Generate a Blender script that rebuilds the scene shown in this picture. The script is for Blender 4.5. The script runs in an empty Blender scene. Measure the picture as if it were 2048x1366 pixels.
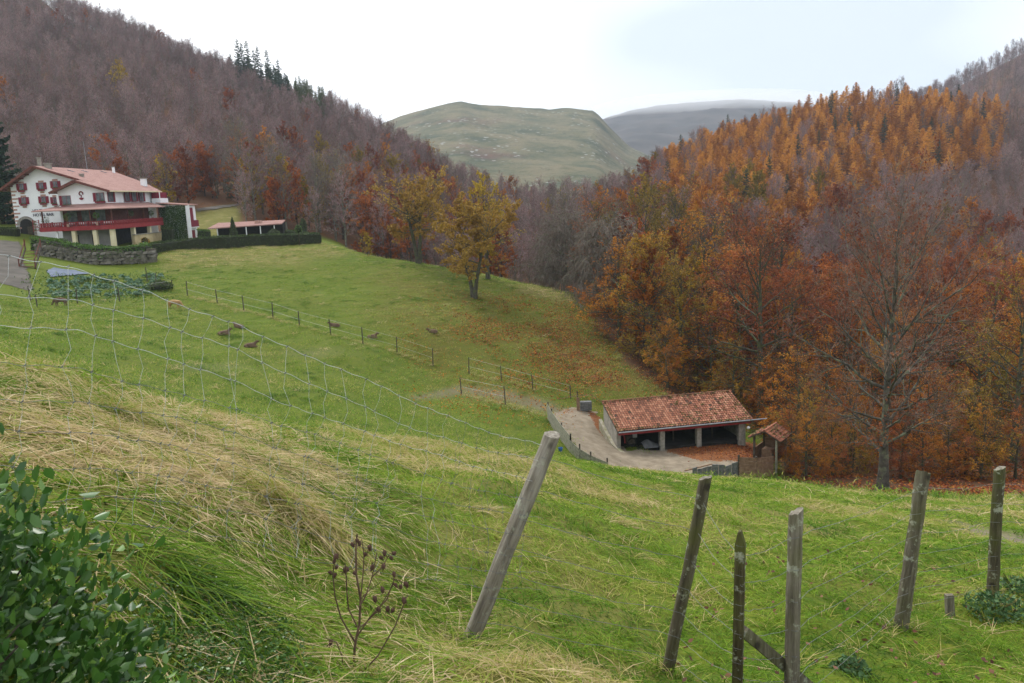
import bpy, math, random
import numpy as np
from math import radians, sin, cos, pi
from mathutils import Matrix, Vector

# ------------------------------------------------------------------ camera, sky, sun, exposure
SC = bpy.context.scene
COL = SC.collection
F_PX, PITCH, ROLL = 1653.0, radians(10.0), radians(2.4)
cam_data = bpy.data.cameras.new("camera")
cam = bpy.data.objects.new("camera", cam_data)
COL.objects.link(cam)
cam_data.sensor_width = 36.0
cam_data.lens = F_PX / 2048.0 * 36.0
cam_data.clip_start = 0.05
cam_data.clip_end = 12000.0
cam_data.dof.use_dof = True
cam_data.dof.focus_distance = 22.0
cam_data.dof.aperture_fstop = 18.0
_f = Vector((0, cos(PITCH), -sin(PITCH)))
_u = Vector((0, sin(PITCH), cos(PITCH)))
_r = Vector((1, 0, 0))
_c, _s = cos(ROLL), sin(ROLL)
_r2 = _r * _c - _u * _s
_u2 = _r * _s + _u * _c
cam.matrix_world = Matrix(((_r2.x, _u2.x, -_f.x, 0), (_r2.y, _u2.y, -_f.y, 0), (_r2.z, _u2.z, -_f.z, 0), (0, 0, 0, 1)))
SC.camera = cam

SUN_EL, SUN_AZ = radians(52), radians(-35)      # azimuth measured from +Y towards +X: ahead, to the left
w = bpy.data.worlds.new("World"); SC.world = w; w.use_nodes = True
nt = w.node_tree; nt.nodes.clear()
wo = nt.nodes.new("ShaderNodeOutputWorld")
sky = nt.nodes.new("ShaderNodeTexSky"); sky.sky_type = 'NISHITA'; sky.sun_disc = False
sky.sun_elevation = SUN_EL; sky.sun_rotation = SUN_AZ
sky.air_density = 1.0; sky.dust_density = 2.0
bg_blue = nt.nodes.new("ShaderNodeBackground"); bg_blue.inputs[1].default_value = 0.10
nt.links.new(sky.outputs[0], bg_blue.inputs[0])
# a closed, thin overcast: soft cloud sheets over the blue
tc = nt.nodes.new("ShaderNodeTexCoord")
mp = nt.nodes.new("ShaderNodeMapping"); mp.inputs['Scale'].default_value = (1.0, 1.0, 2.6); mp.inputs['Location'].default_value = (2.3, 0.1, 0.7)
nt.links.new(tc.outputs['Generated'], mp.inputs[0])
cn = nt.nodes.new("ShaderNodeTexNoise"); cn.inputs['Scale'].default_value = 1.7; cn.inputs['Detail'].default_value = 2.0; cn.inputs['Roughness'].default_value = 0.5
nt.links.new(mp.outputs[0], cn.inputs[0])
cr = nt.nodes.new("ShaderNodeValToRGB")
cr.color_ramp.elements[0].position = 0.32; cr.color_ramp.elements[0].color = (0.45, 0.495, 0.55, 1)
cr.color_ramp.elements[1].position = 0.66; cr.color_ramp.elements[1].color = (1.0, 1.0, 1.0, 1)
nt.links.new(cn.outputs[0], cr.inputs[0])
bg_cloud = nt.nodes.new("ShaderNodeBackground"); bg_cloud.inputs[1].default_value = 0.86
nt.links.new(cr.outputs[0], bg_cloud.inputs[0])
mixw = nt.nodes.new("ShaderNodeMixShader"); mixw.inputs[0].default_value = 0.93
nt.links.new(bg_blue.outputs[0], mixw.inputs[1]); nt.links.new(bg_cloud.outputs[0], mixw.inputs[2])
nt.links.new(mixw.outputs[0], wo.inputs[0])

sun_data = bpy.data.lights.new("sun", 'SUN'); sun_data.energy = 1.5; sun_data.angle = radians(20); sun_data.color = (1.0, 0.97, 0.92)
sun = bpy.data.objects.new("sun", sun_data); COL.objects.link(sun)
_sd = Vector((sin(SUN_AZ) * cos(SUN_EL), cos(SUN_AZ) * cos(SUN_EL), sin(SUN_EL)))
sun.rotation_euler = _sd.to_track_quat('Z', 'Y').to_euler()
sun.location = _sd * 200

SC.view_settings.view_transform = 'Standard'; SC.view_settings.look = 'None'
SC.view_settings.gamma = 1.0; SC.view_settings.use_curve_mapping = False
SC.view_settings.exposure = 1.12
SC.cycles.max_bounces = 4; SC.cycles.diffuse_bounces = 2; SC.cycles.glossy_bounces = 2
SC.cycles.transmission_bounces = 3; SC.cycles.volume_bounces = 1; SC.cycles.transparent_max_bounces = 6
SC.cycles.use_adaptive_sampling = True; SC.cycles.adaptive_threshold = 0.02
SC.cycles.caustics_reflective = False; SC.cycles.caustics_refractive = False
# ------------------------------------------------------------------ pixel <-> world (surveying helpers)
def ray(u, v):
    x = (u - 1024) / F_PX; y = (683 - v) / F_PX
    xr = x * _c + y * _s; yr = -x * _s + y * _c
    d = np.array([xr, cos(PITCH) + yr * sin(PITCH), -sin(PITCH) + yr * cos(PITCH)])
    return d / d[1]
def at(u, v, Y): return ray(u, v) * Y
def proj(P):
    P = np.asarray(P, float)
    f = P[..., 1] * cos(PITCH) - P[..., 2] * sin(PITCH); up = P[..., 1] * sin(PITCH) + P[..., 2] * cos(PITCH)
    f = np.where(f < 0.05, 0.05, f)
    xr = P[..., 0] / f; yr = up / f
    return 1024 + F_PX * (xr * _c - yr * _s), 683 - F_PX * (xr * _s + yr * _c)
def atz(u, v, Z):
    d = ray(u, v); return d * (Z / d[2])

# ------------------------------------------------------------------ value noise (numpy)
_perm = np.random.RandomState(7).rand(65536).astype(np.float32)
def _h(ix, iy): return _perm[(ix * 374761 + iy * 668265 + (ix * iy) * 131) & 65535]
def vnoise(x, y):
    x = np.asarray(x, float); y = np.asarray(y, float)
    ix = np.floor(x).astype(np.int64); iy = np.floor(y).astype(np.int64)
    fx = x - ix; fy = y - iy
    fx = fx * fx * (3 - 2 * fx); fy = fy * fy * (3 - 2 * fy)
    a = _h(ix, iy); b = _h(ix + 1, iy); c = _h(ix, iy + 1); d = _h(ix + 1, iy + 1)
    return (a * (1 - fx) + b * fx) * (1 - fy) + (c * (1 - fx) + d * fx) * fy
def fbm(x, y, o=4):
    s = 0; a = 0.5; t = 0
    for i in range(o):
        s = s + a * vnoise(x * 2 ** i + 17.3 * i, y * 2 ** i - 9.1 * i); t += a; a *= 0.5
    return s / t

def smooth(a, b, x):
    t = np.clip((x - a) / (b - a), 0, 1); return t * t * (3 - 2 * t)

# ------------------------------------------------------------------ objects
def tag(o, label=None, cat=None, group=None, kind=None):
    if label: o["label"] = label
    if cat: o["category"] = cat
    if group: o["group"] = group
    if kind: o["kind"] = kind
    return o
def empty(name, loc=(0, 0, 0), rz=0.0, label=None, cat=None, group=None, parent=None):
    o = bpy.data.objects.new(name, None); o.empty_display_size = 0.3
    COL.objects.link(o); o.location = loc; o.rotation_euler = (0, 0, rz)
    if parent is not None: o.parent = parent
    return tag(o, label, cat, group)

class MB:
    """collects vertices and faces; build() links them as one mesh object"""
    def __init__(s): s.v = []; s.f = []; s.n = 0; s.t = []; s.mi = []
    def add(s, V, Fc, tint=0.5, m=0):
        V = np.asarray(V, float).reshape(-1, 3); Fc = np.asarray(Fc, np.int64)
        if len(V) == 0 or len(Fc) == 0: return s
        s.v.append(V); s.f.append(Fc + s.n); s.n += len(V)
        s.t.append(np.broadcast_to(np.asarray(tint, float), (len(Fc),))); s.mi.append(np.full(len(Fc), m))
        return s
    def box(s, x0, x1, y0, y1, z0, z1, tint=0.5, m=0):
        V = [(x, y, z) for z in (z0, z1) for y in (y0, y1) for x in (x0, x1)]
        return s.add(V, [(0, 2, 3, 1), (4, 5, 7, 6), (0, 1, 5, 4), (2, 6, 7, 3), (0, 4, 6, 2), (1, 3, 7, 5)], tint, m)
    def bar(s, p, q, wd, h, up=(0, 0, 1), tint=0.5, m=0):
        """a rectangular bar from p to q; wd across, h along up"""
        p = np.array(p, float); q = np.array(q, float); d = q - p; L = np.linalg.norm(d); d = d / L
        u = np.array(up, float); u = u - d * np.dot(u, d); u /= np.linalg.norm(u); r = np.cross(d, u)
        V = []
        for e in (p, q):
            for a, b in ((-1, -1), (1, -1), (1, 1), (-1, 1)): V.append(e + r * a * wd / 2 + u * b * h / 2)
        return s.add(V, [(0, 3, 2, 1), (4, 5, 6, 7), (0, 1, 5, 4), (1, 2, 6, 5), (2, 3, 7, 6), (3, 0, 4, 7)], tint, m)
    def prism(s, poly, ext, tint=0.5, m=0):
        """poly: list of 3D points (planar), extruded by vector ext"""
        P = np.array(poly, float); n = len(P); Q = P + np.array(ext, float)
        V = np.vstack([P, Q])
        for i in range(n):
            j = (i + 1) % n
            s.add([V[i], V[j], V[n + j], V[n + i]], [(0, 1, 2, 3)], tint, m)
        for cap in (P[::-1], Q):
            if n == 4: s.add(cap, [(0, 1, 2, 3)], tint, m)
            else: s.add(np.vstack([cap, cap.mean(0)]), [(i, (i + 1) % n, n) for i in range(n)], tint, m)
        return s
    def tubes(s, P, R, n=5, tint=0.5, m=0, cap=False):
        """batch of tubes: P [N,K,3], R [N,K]"""
        P = np.asarray(P, float); R = np.asarray(R, float)
        if P.ndim == 2: P = P[None]; R = R[None]
        N, K, _ = P.shape
        T = np.gradient(P, axis=1); T /= (np.linalg.norm(T, axis=2, keepdims=True) + 1e-9)
        ref = np.where(np.abs(T[..., 2:3]) > 0.9, np.array([1.0, 0, 0]), np.array([0, 0, 1.0]))
        A = np.cross(T, ref); A /= (np.linalg.norm(A, axis=2, keepdims=True) + 1e-9); B = np.cross(T, A)
        an = np.arange(n) * 2 * pi / n
        ring = P[:, :, None, :] + R[:, :, None, None] * (np.cos(an)[None, None, :, None] * A[:, :, None, :] + np.sin(an)[None, None, :, None] * B[:, :, None, :])
        V = ring.reshape(-1, 3)
        idx = np.arange(N * K * n).reshape(N, K, n)
        a = idx[:, :-1, :]; b = idx[:, 1:, :]
        a2 = np.roll(a, -1, axis=2); b2 = np.roll(b, -1, axis=2)
        Q = np.stack([a, a2, b2, b], axis=-1).reshape(-1, 4)
        tt = np.repeat(np.asarray(tint, float).reshape(-1), (K - 1) * n) if np.ndim(tint) else tint
        s.add(V, Q, tt, m)
        if cap:
            for k in (0, K - 1):
                for i in range(N):
                    ids = idx[i, k]; VV = np.vstack([V[ids], P[i, k]])
                    fs = [(j, (j + 1) % n, n) if k else ((j + 1) % n, j, n) for j in range(n)]
                    s.add(VV, fs, tint if not np.ndim(tint) else 0.5, m)
        return s
    def leaves(s, C, size, rng, tint=0.5, m=0, aspect=0.62, flat=0.0, droop=None):
        """batch of leaf-shaped quads round points C"""
        C = np.asarray(C, float); M = len(C)
        if M == 0: return s
        U = rng.normal(size=(M, 3)); U[:, 2] *= (1 - flat)
        if droop is not None: U = U * 0.6 + np.array(droop)
        U /= np.linalg.norm(U, axis=1, keepdims=True) + 1e-9
        W = np.cross(U, rng.normal(size=(M, 3))); 
        if flat: W[:, 2] *= (1 - flat)
        W /= np.linalg.norm(W, axis=1, keepdims=True) + 1e-9
        sz = (np.asarray(size) * (0.6 + 0.8 * rng.random_sample(M)))[:, None]
        V = np.stack([C - U * sz * .5, C + W * sz * aspect * .5, C + U * sz * .5, C - W * sz * aspect * .5], 1).reshape(-1, 3)
        return s.add(V, np.arange(4 * M).reshape(M, 4), tint, m)
    def mesh(s, name, mats, smooth=False):
        me = bpy.data.meshes.new(name)
        V = np.vstack(s.v); me.vertices.add(len(V)); me.vertices.foreach_set("co", V.astype(np.float32).ravel())
        cnt = sum(len(f) for f in s.f)
        tot = np.concatenate([np.full(len(f), f.shape[1], np.int32) for f in s.f])
        loops = np.concatenate([f.ravel() for f in s.f]).astype(np.int32)
        start = np.concatenate([[0], np.cumsum(tot)[:-1]]).astype(np.int32)
        me.loops.add(len(loops)); me.loops.foreach_set("vertex_index", loops)
        me.polygons.add(cnt); me.polygons.foreach_set("loop_start", start); me.polygons.foreach_set("loop_total", tot)
        me.polygons.foreach_set("material_index", np.concatenate(s.mi).astype(np.int32))
        me.polygons.foreach_set("use_smooth", np.full(cnt, bool(smooth)))
        for mt in (mats if isinstance(mats, (list, tuple)) else [mats]): me.materials.append(mt)
        me.update(calc_edges=True)
        at_ = me.attributes.new("tint", 'FLOAT', 'FACE'); at_.data.foreach_set("value", np.concatenate(s.t).astype(np.float32))
        return me
    def build(s, name, mats, parent=None, smooth=False, loc=None, rz=None, **kw):
        me = s.mesh(name, mats, smooth)
        return link(name, me, parent, loc, rz, **kw)
def link(name, me, parent=None, loc=None, rz=None, **kw):
    o = bpy.data.objects.new(name, me); COL.objects.link(o)
    if parent is not None: o.parent = parent
    if loc is not None: o.location = loc
    if rz is not None: o.rotation_euler = (0, 0, rz)
    if kw: tag(o, **kw)
    return o

# ------------------------------------------------------------------ materials
def new_mat(name):
    m = bpy.data.materials.new(name); m.use_nodes = True
    n = m.node_tree; n.nodes.clear()
    out = n.nodes.new("ShaderNodeOutputMaterial")
    return m, n, out
def ramp(n, stops, fac=None):
    r = n.nodes.new("ShaderNodeValToRGB"); e = r.color_ramp.elements
    while len(e) < len(stops): e.new(0.5)
    for k, (p, c) in enumerate(stops): e[k].position = p; e[k].color = (*c, 1) if len(c) == 3 else c
    if fac is not None: n.links.new(fac, r.inputs[0])
    return r.outputs[0]
def noise(n, scale, detail=3, rough=0.55, vec=None, out=0, dist=0.0):
    t = n.nodes.new("ShaderNodeTexNoise"); t.inputs['Scale'].default_value = scale; t.inputs['Detail'].default_value = detail
    t.inputs['Roughness'].default_value = rough; t.inputs['Distortion'].default_value = dist
    if vec is not None: n.links.new(vec, t.inputs['Vector'])
    return t.outputs[out]
def math_n(n, op, a, b=None, clamp=False):
    t = n.nodes.new("ShaderNodeMath"); t.operation = op; t.use_clamp = clamp
    for i, x in enumerate((a, b)):
        if x is None: continue
        if isinstance(x, (int, float)): t.inputs[i].default_value = x
        else: n.links.new(x, t.inputs[i])
    return t.outputs[0]
def mix_c(n, fac, a, b, mode='MIX'):
    t = n.nodes.new("ShaderNodeMix"); t.data_type = 'RGBA'; t.blend_type = mode
    for k, x in ((0, fac), (6, a), (7, b)):
        if isinstance(x, (int, float)): t.inputs[k].default_value = x
        elif isinstance(x, tuple): t.inputs[k].default_value = (*x, 1)
        else: n.links.new(x, t.inputs[k])
    return t.outputs[2]
def attr(n, name, out='Fac'):
    a = n.nodes.new("ShaderNodeAttribute"); a.attribute_name = name; return a.outputs[out]
def objrand(n):
    a = n.nodes.new("ShaderNodeObjectInfo"); return a.outputs['Random']
def pos(n):
    return n.nodes.new("ShaderNodeNewGeometry").outputs['Position']
def objco(n):
    return n.nodes.new("ShaderNodeTexCoord").outputs['Object']
def principled(n, out, col, rough=0.9, bump=None, bump_d=0.05, spec=0.25, transl=0.0):
    b = n.nodes.new("ShaderNodeBsdfPrincipled")
    if isinstance(col, tuple): b.inputs['Base Color'].default_value = (*col, 1)
    else: n.links.new(col, b.inputs['Base Color'])
    b.inputs['Specular IOR Level'].default_value = spec
    if isinstance(rough, (int, float)): b.inputs['Roughness'].default_value = rough
    else: n.links.new(rough, b.inputs['Roughness'])
    if bump is not None:
        bp = n.nodes.new("ShaderNodeBump"); bp.inputs['Distance'].default_value = bump_d; bp.inputs['Strength'].default_value = 0.8
        n.links.new(bump, bp.inputs['Height']); n.links.new(bp.outputs[0], b.inputs['Normal'])
    sh = b.outputs[0]
    if transl > 0:
        t = n.nodes.new("ShaderNodeBsdfTranslucent")
        if isinstance(col, tuple): t.inputs[0].default_value = (*col, 1)
        else: n.links.new(col, t.inputs[0])
        mx = n.nodes.new("ShaderNodeMixShader"); mx.inputs[0].default_value = transl
        n.links.new(sh, mx.inputs[1]); n.links.new(t.outputs[0], mx.inputs[2]); sh = mx.outputs[0]
    n.links.new(sh, out.inputs[0])
    return b
def simple(name, c1, c2=None, scale=3.0, rough=0.85, bump=0.0, spec=0.25, world=False, lo=0.35, hi=0.65, detail=4):
    """two-tone noisy paint / wood / stone"""
    m, n, out = new_mat(name)
    vec = pos(n) if world else objco(n)
    f = noise(n, scale, detail, 0.6, vec)
    col = ramp(n, [(lo, c1), (hi, c2 or tuple(x * 0.75 for x in c1))], f)
    principled(n, out, col, rough, f if bump else None, bump, spec)
    return m
def leaf_mat(name, stops, transl=0.3, rough=0.7, hue=0.0, spec=0.2):
    """leaves: colour from the leaf's own tint plus a shift for the tree"""
    m, n, out = new_mat(name)
    t = attr(n, "tint")
    if hue: t = math_n(n, 'ADD', t, math_n(n, 'MULTIPLY', math_n(n, 'SUBTRACT', objrand(n), 0.5), hue), True)
    principled(n, out, ramp(n, stops, t), rough, None, 0, spec, transl)
    return m
# ------------------------------------------------------------------ terrain: surveyed points -> thin plate spline of Z/r over (azimuth, ln r)
_pts = []
def _p(u, v, Y): _pts.append(tuple(at(u, v, Y)))
for q in [(0, 0.8, -1.6), (-1.0, 0.9, -1.4), (1.2, 1.0, -1.8), (0.1, 2.0, -1.85), (1.5, 2.2, -2.2), (-1.3, 2.0, -1.38), (-2.5, 1.5, -1.1), (3.0, 2.5, -2.6), (-4, 3, -0.9), (5, 3, -3.0),
          (-3.0, 0.8, -0.9), (4.0, 1.0, -2.3), (0, 3.6, -2.29), (-1.28, 2.8, -1.5), (-0.35, 4.6, -2.66), (0.88, 4.8, -3.04), (3.11, 6.3, -3.65), (4.54, 7.4, -4.03), (-9, 5, -0.9)]:
    _pts.append(q)
for q in [(100, 900, 4.2), (300, 900, 5.2), (600, 1000, 5.5), (600, 1200, 3.9), (1000, 1000, 8.5), (1500, 1100, 9), (2000, 1100, 11), (1900, 1300, 6.0), (1500, 1366, 4.7), (300, 1100, 3.3),
          (1700, 1040, 13), (1250, 1000, 12), (750, 930, 10), (2000, 1050, 15)]: _p(*q)
# crest of the near bank, and the hidden ground just beyond it
for u, v, Y in [(-250, 690, 7), (0, 730, 8), (140, 748, 9), (280, 800, 10.5), (500, 842, 13), (700, 866, 14.5), (900, 890, 16), (1080, 914, 17), (1230, 938, 18), (1390, 955, 19), (1550, 966, 20.5), (1700, 984, 22), (1900, 1001, 24), (2048, 1006, 25), (2350, 1010, 27)]:
    _p(u, v, Y); _p(u, v + 8, Y * 1.5)
for q in [(-250, 640, 42), (0, 702, 36), (0, 625, 68), (0, 580, 86), (0, 540, 97), (0, 490, 116), (20, 468, 126), (0, 436, 150), (-300, 470, 120), (-300, 400, 170),
          (150, 690, 50), (150, 645, 68), (150, 603, 88), (150, 562, 98), (170, 541, 107), (200, 528, 114), (200, 497, 122), (300, 603, 88), (350, 545, 107), (350, 500, 121), (330, 490, 128),
          (500, 830, 42), (500, 765, 56), (500, 700, 70), (435, 607, 90), (550, 560, 106), (500, 520, 118), (500, 493, 128), (600, 489, 135), (640, 485, 137), (420, 484, 140), (560, 478, 142),
          (700, 506, 134), (838, 527, 130), (700, 600, 101), (700, 700, 77), (700, 810, 54), (700, 850, 44), (948, 597, 110), (975, 556, 122), (850, 660, 91), (923, 788, 76), (865, 728, 84),
          (900, 870, 56), (1000, 872, 60), (1060, 572, 122), (1140, 600, 116), (1165, 622, 112), (1200, 700, 98), (1250, 740, 91), (1150, 790, 82), (1040, 800, 77),
          (1765, 980, 60), (1650, 962, 64), (1900, 965, 64), (2048, 960, 66), (1560, 905, 74), (1420, 800, 92), (1330, 720, 104), (1300, 620, 126), (1600, 850, 90), (1800, 850, 92), (2048, 850, 92),
          (1700, 700, 130), (2048, 720, 130), (2400, 720, 130), (1700, 570, 180), (2048, 580, 190), (1400, 480, 190),
          (1650, 430, 240), (2000, 480, 240), (2400, 480, 240), (1700, 310, 310), (1950, 320, 310), (1400, 395, 270), (1360, 345, 330), (1500, 315, 330),
          (1900, 212, 390), (1700, 222, 385), (1550, 262, 375), (1440, 305, 365), (2048, 225, 400), (2400, 220, 420), (1700, 265, 520), (1950, 250, 540), (1500, 310, 480), (2400, 250, 560),
          (900, 555, 160), (760, 520, 165), (1100, 600, 150), (1000, 490, 230), (1170, 460, 260), (1200, 405, 340), (960, 405, 340),
          (200, 455, 152), (450, 445, 154), (450, 418, 172), (400, 440, 160), (330, 400, 178), (200, 345, 210), (200, 200, 290), (200, 70, 390), (0, 345, 210), (0, 160, 300), (0, 40, 395), (0, -50, 440),
          (-400, 100, 300), (-400, -100, 420), (-400, 380, 190), (400, 150, 400), (550, 195, 380), (650, 238, 350), (740, 292, 320), (850, 365, 290), (910, 425, 270), (500, 310, 265), (600, 390, 215), (700, 455, 190),
          (300, 255, 265), (400, 210, 540), (200, 140, 540), (0, 40, 600), (650, 300, 470), (740, 345, 440), (900, 420, 420), (-400, 50, 600)]: _p(*q)
for q in [(12.5, 64.5, -22.5), (16, 65.5, -22.55), (9.0, 64.3, -22.35), (15, 72, -22.5), (19.5, 68, -22.6), (10.3, 70.5, -22.3), (7.9, 69.3, -21.85), (6.7, 74, -21.2), (5.3, 78.5, -20.7), (21.5, 66, -23.6), (23, 72, -24.2), (12, 60, -22.8), (19, 61, -23.4), (8, 60, -22.0), (13, 78, -21.9), (19, 79, -23.1), (12.5, 73.2, -22.75), (17, 73.8, -22.85), (9.8, 72.4, -22.7), (14.5, 70.5, -22.65)]:
    _pts.append(q)
for u in (-600, 100, 800, 1500, 2300):
    _p(u, 372, 900); _p(u, 372, 3000)
_pts = np.array(_pts)
def _uv(X, Y):
    r = np.sqrt(X * X + Y * Y) + 1e-6
    return np.stack([np.arctan2(X, Y) * 2.4, np.log(np.maximum(r, 0.8))], -1), np.maximum(r, 0.8)
def _k(d2): return 0.5 * d2 * np.log(d2 + 1e-12)
_A, _rr = _uv(_pts[:, 0], _pts[:, 1]); _S = _pts[:, 2] / _rr
_n = len(_A)
_D2 = ((_A[:, None] - _A[None]) ** 2).sum(-1)
_M = np.zeros((_n + 3, _n + 3)); _M[:_n, :_n] = _k(_D2) + np.eye(_n) * 2e-4
_Pm = np.hstack([np.ones((_n, 1)), _A]); _M[:_n, _n:] = _Pm; _M[_n:, :_n] = _Pm.T
_W = np.linalg.solve(_M, np.concatenate([_S, np.zeros(3)]))
def _rough(X, Y, r):
    n1 = (fbm(X * 1.7 + 40, Y * 1.7, 3) - 0.5) * 0.24 * (1 - smooth(14, 30, r)) * smooth(1.0, 3.0, r)      # tussocks
    n2 = (fbm(X * 0.22, Y * 0.22, 3) - 0.5) * 0.7 * smooth(12, 40, r)
    n3 = (fbm(X * 0.03, Y * 0.03, 4) - 0.5) * 9.0 * smooth(150, 300, r)
    yard = np.exp(-(((X - 12.5) / 9) ** 4 + ((Y - 69) / 8) ** 4)); hotel = np.exp(-(((X + 62) / 16) ** 4 + ((Y - 132) / 14) ** 4))
    return n1 + (n2 + n3) * (1 - yard) * (1 - hotel)
def height(X, Y, rough=True):
    X = np.atleast_1d(np.asarray(X, float)); Y = np.atleast_1d(np.asarray(Y, float)); sh = X.shape
    X = X.ravel(); Y = Y.ravel(); out = np.empty(len(X))
    for i in range(0, len(X), 20000):
        x = X[i:i + 20000]; y = Y[i:i + 20000]
        a, r = _uv(x, y)
        d2 = ((a[:, None, :] - _A[None]) ** 2).sum(-1)
        s = _k(d2) @ _W[:_n] + _W[_n] + a @ _W[_n + 1:]
        out[i:i + 20000] = s * r + (_rough(x, y, r) if rough else 0)
    return out.reshape(sh)
# ground grid (polar, finer near the camera)
NT, NR = 440, 400
_th = np.radians(np.linspace(-62, 62, NT)); _rad = np.exp(np.linspace(math.log(0.7), math.log(3600), NR))
_TH, _RD = np.meshgrid(_th, _rad)
GX, GY = _RD * np.sin(_TH), _RD * np.cos(_TH)
GZ = height(GX, GY)
_lnr0, _dl = math.log(0.7), (math.log(3600) - math.log(0.7)) / (NR - 1)
def gh(X, Y):
    """height of the built ground mesh (bilinear on its grid)"""
    X = np.asarray(X, float); Y = np.asarray(Y, float)
    t = (np.arctan2(X, Y) - _th[0]) / (_th[1] - _th[0]); r = (np.log(np.sqrt(X * X + Y * Y) + 1e-9) - _lnr0) / _dl
    t = np.clip(t, 0, NT - 1.001); r = np.clip(r, 0, NR - 1.001)
    i = r.astype(int); j = t.astype(int); fr = r - i; ft = t - j
    return (GZ[i, j] * (1 - ft) + GZ[i, j + 1] * ft) * (1 - fr) + (GZ[i + 1, j] * (1 - ft) + GZ[i + 1, j + 1] * ft) * fr
def hit(u, v, y0=1.0, y1=600.0):
    """first point where the sight line through a pixel meets the ground"""
    d = ray(u, v); Y = np.exp(np.linspace(math.log(y0), math.log(y1), 1500))
    P = d[None] * Y[:, None]; g = gh(P[:, 0], P[:, 1]); b = np.nonzero(P[:, 2] < g)[0]
    if len(b) == 0: return d * y1
    k = b[0]
    if k == 0: return P[0]
    a0 = P[k - 1, 2] - g[k - 1]; a1 = g[k] - P[k, 2]; f = a0 / (a0 + a1 + 1e-12)
    q = P[k - 1] * (1 - f) + P[k] * f; q[2] = gh(q[0], q[1]); return q
def px_mask(poly, U, V, feather):
    """soft inside mask of a polygon, used to lay out what grows where on the ground"""
    P = np.array(poly, float); ins = np.zeros(U.shape, bool); dmin = np.full(U.shape, 1e9)
    for i in range(len(P)):
        x0, y0 = P[i]; x1, y1 = P[(i + 1) % len(P)]
        c = ((y0 > V) != (y1 > V)); 
        with np.errstate(divide='ignore', invalid='ignore'): xi = (x1 - x0) * (V - y0) / (y1 - y0 + 1e-12) + x0
        ins ^= c & (U < xi)
        t = np.clip(((U - x0) * (x1 - x0) + (V - y0) * (y1 - y0)) / ((x1 - x0) ** 2 + (y1 - y0) ** 2 + 1e-9), 0, 1)
        dmin = np.minimum(dmin, np.hypot(U - x0 - t * (x1 - x0), V - y0 - t * (y1 - y0)))
    sd = np.where(ins, dmin, -dmin)
    return smooth(-feather, feather, sd)
# ------------------------------------------------------------------ ground sheet, hills
GU, GV = proj(np.stack([GX, GY, GZ], -1))
def ymask(a, b, c, d): return smooth(a, b, GY) * (1 - smooth(c, d, GY))
_wob = (fbm(GX * 0.25 + 3, GY * 0.25, 4) - 0.5) * 90
M_forest = np.maximum(smooth(139, 147, GY), px_mask([(1165, 560), (1190, 650), (1260, 735), (1330, 790), (1500, 850), (1560, 930), (1560, 985), (1640, 1000), (2600, 1010), (2600, 300), (1165, 300)], GU + _wob * .25, GV, 14) * smooth(40, 52, GY))
_hill_grass = px_mask([(380, 425), (480, 410), (480, 470), (380, 480)], GU, GV, 8) * ymask(135, 140, 185, 195)
_garden = px_mask([(-200, 470), (330, 470), (660, 466), (700, 500), (-200, 540)], GU, GV, 4) * ymask(100, 110, 158, 164)
M_forest = M_forest * (1 - _hill_grass) * (1 - _garden)
M_leaf = np.maximum(px_mask([(1060, 600), (1150, 610), (1200, 650), (1360, 790), (1250, 820), (1150, 800), (1060, 740), (1010, 660)], GU + _wob * .5, GV + _wob * .3, 80) * ymask(58, 64, 122, 128),
                    0.62 * px_mask([(760, 520), (1140, 590), (1250, 780), (1000, 800), (860, 760), (740, 600)], GU + _wob, GV + _wob * .4, 60) * ymask(58, 64, 125, 132))
M_dirt = px_mask([(820, 792), (920, 770), (1010, 778), (1095, 800), (1140, 820), (1120, 838), (1090, 826), (1000, 803), (920, 790), (830, 800)], GU + _wob * .15, GV + _wob * .1, 7) * ymask(60, 64, 90, 95) * 0.8
M_dirt = np.maximum(M_dirt, px_mask([(1880, 1040), (1960, 1052), (2100, 1072), (2100, 1100), (1990, 1082)], GU + _wob * .3, GV + _wob * .2, 9) * ymask(8, 10, 24, 26))
M_dry2 = (px_mask([(1020, 572), (1080, 572), (1170, 600), (1180, 612), (1120, 606), (1040, 590)], GU + _wob * .2, GV + _wob * .15, 7) * ymask(95, 100, 130, 134))
for _u0, _v0, _su, _sv in ((300, 735, 70, 9), (500, 705, 60, 8)):
    M_dirt = np.maximum(M_dirt, 0.30 * np.exp(-(((GU + _wob * .4 - _u0 - 120) / _su) ** 2 + ((GV - _v0) / _sv) ** 2)) * ymask(28, 32, 90, 95))
M_dry = np.maximum(np.maximum(_hill_grass, M_dry2), px_mask([(310, 505), (480, 492), (650, 486), (690, 510), (600, 530), (330, 545)], GU + _wob * .2, GV + _wob * .15, 10) * ymask(98, 104, 138, 142) * 0.75)
_near_dry = smooth(0.40, 0.62, fbm(GX * 0.5 + 9, GY * 0.5 + 2, 3) + 0.30 * smooth(1, -4, GX + 0.25 * GY) - 0.12 * smooth(0, 6, GX)) * (1 - smooth(20, 30, GY))
M_dry = np.maximum(M_dry, _near_dry * 0.8)

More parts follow.
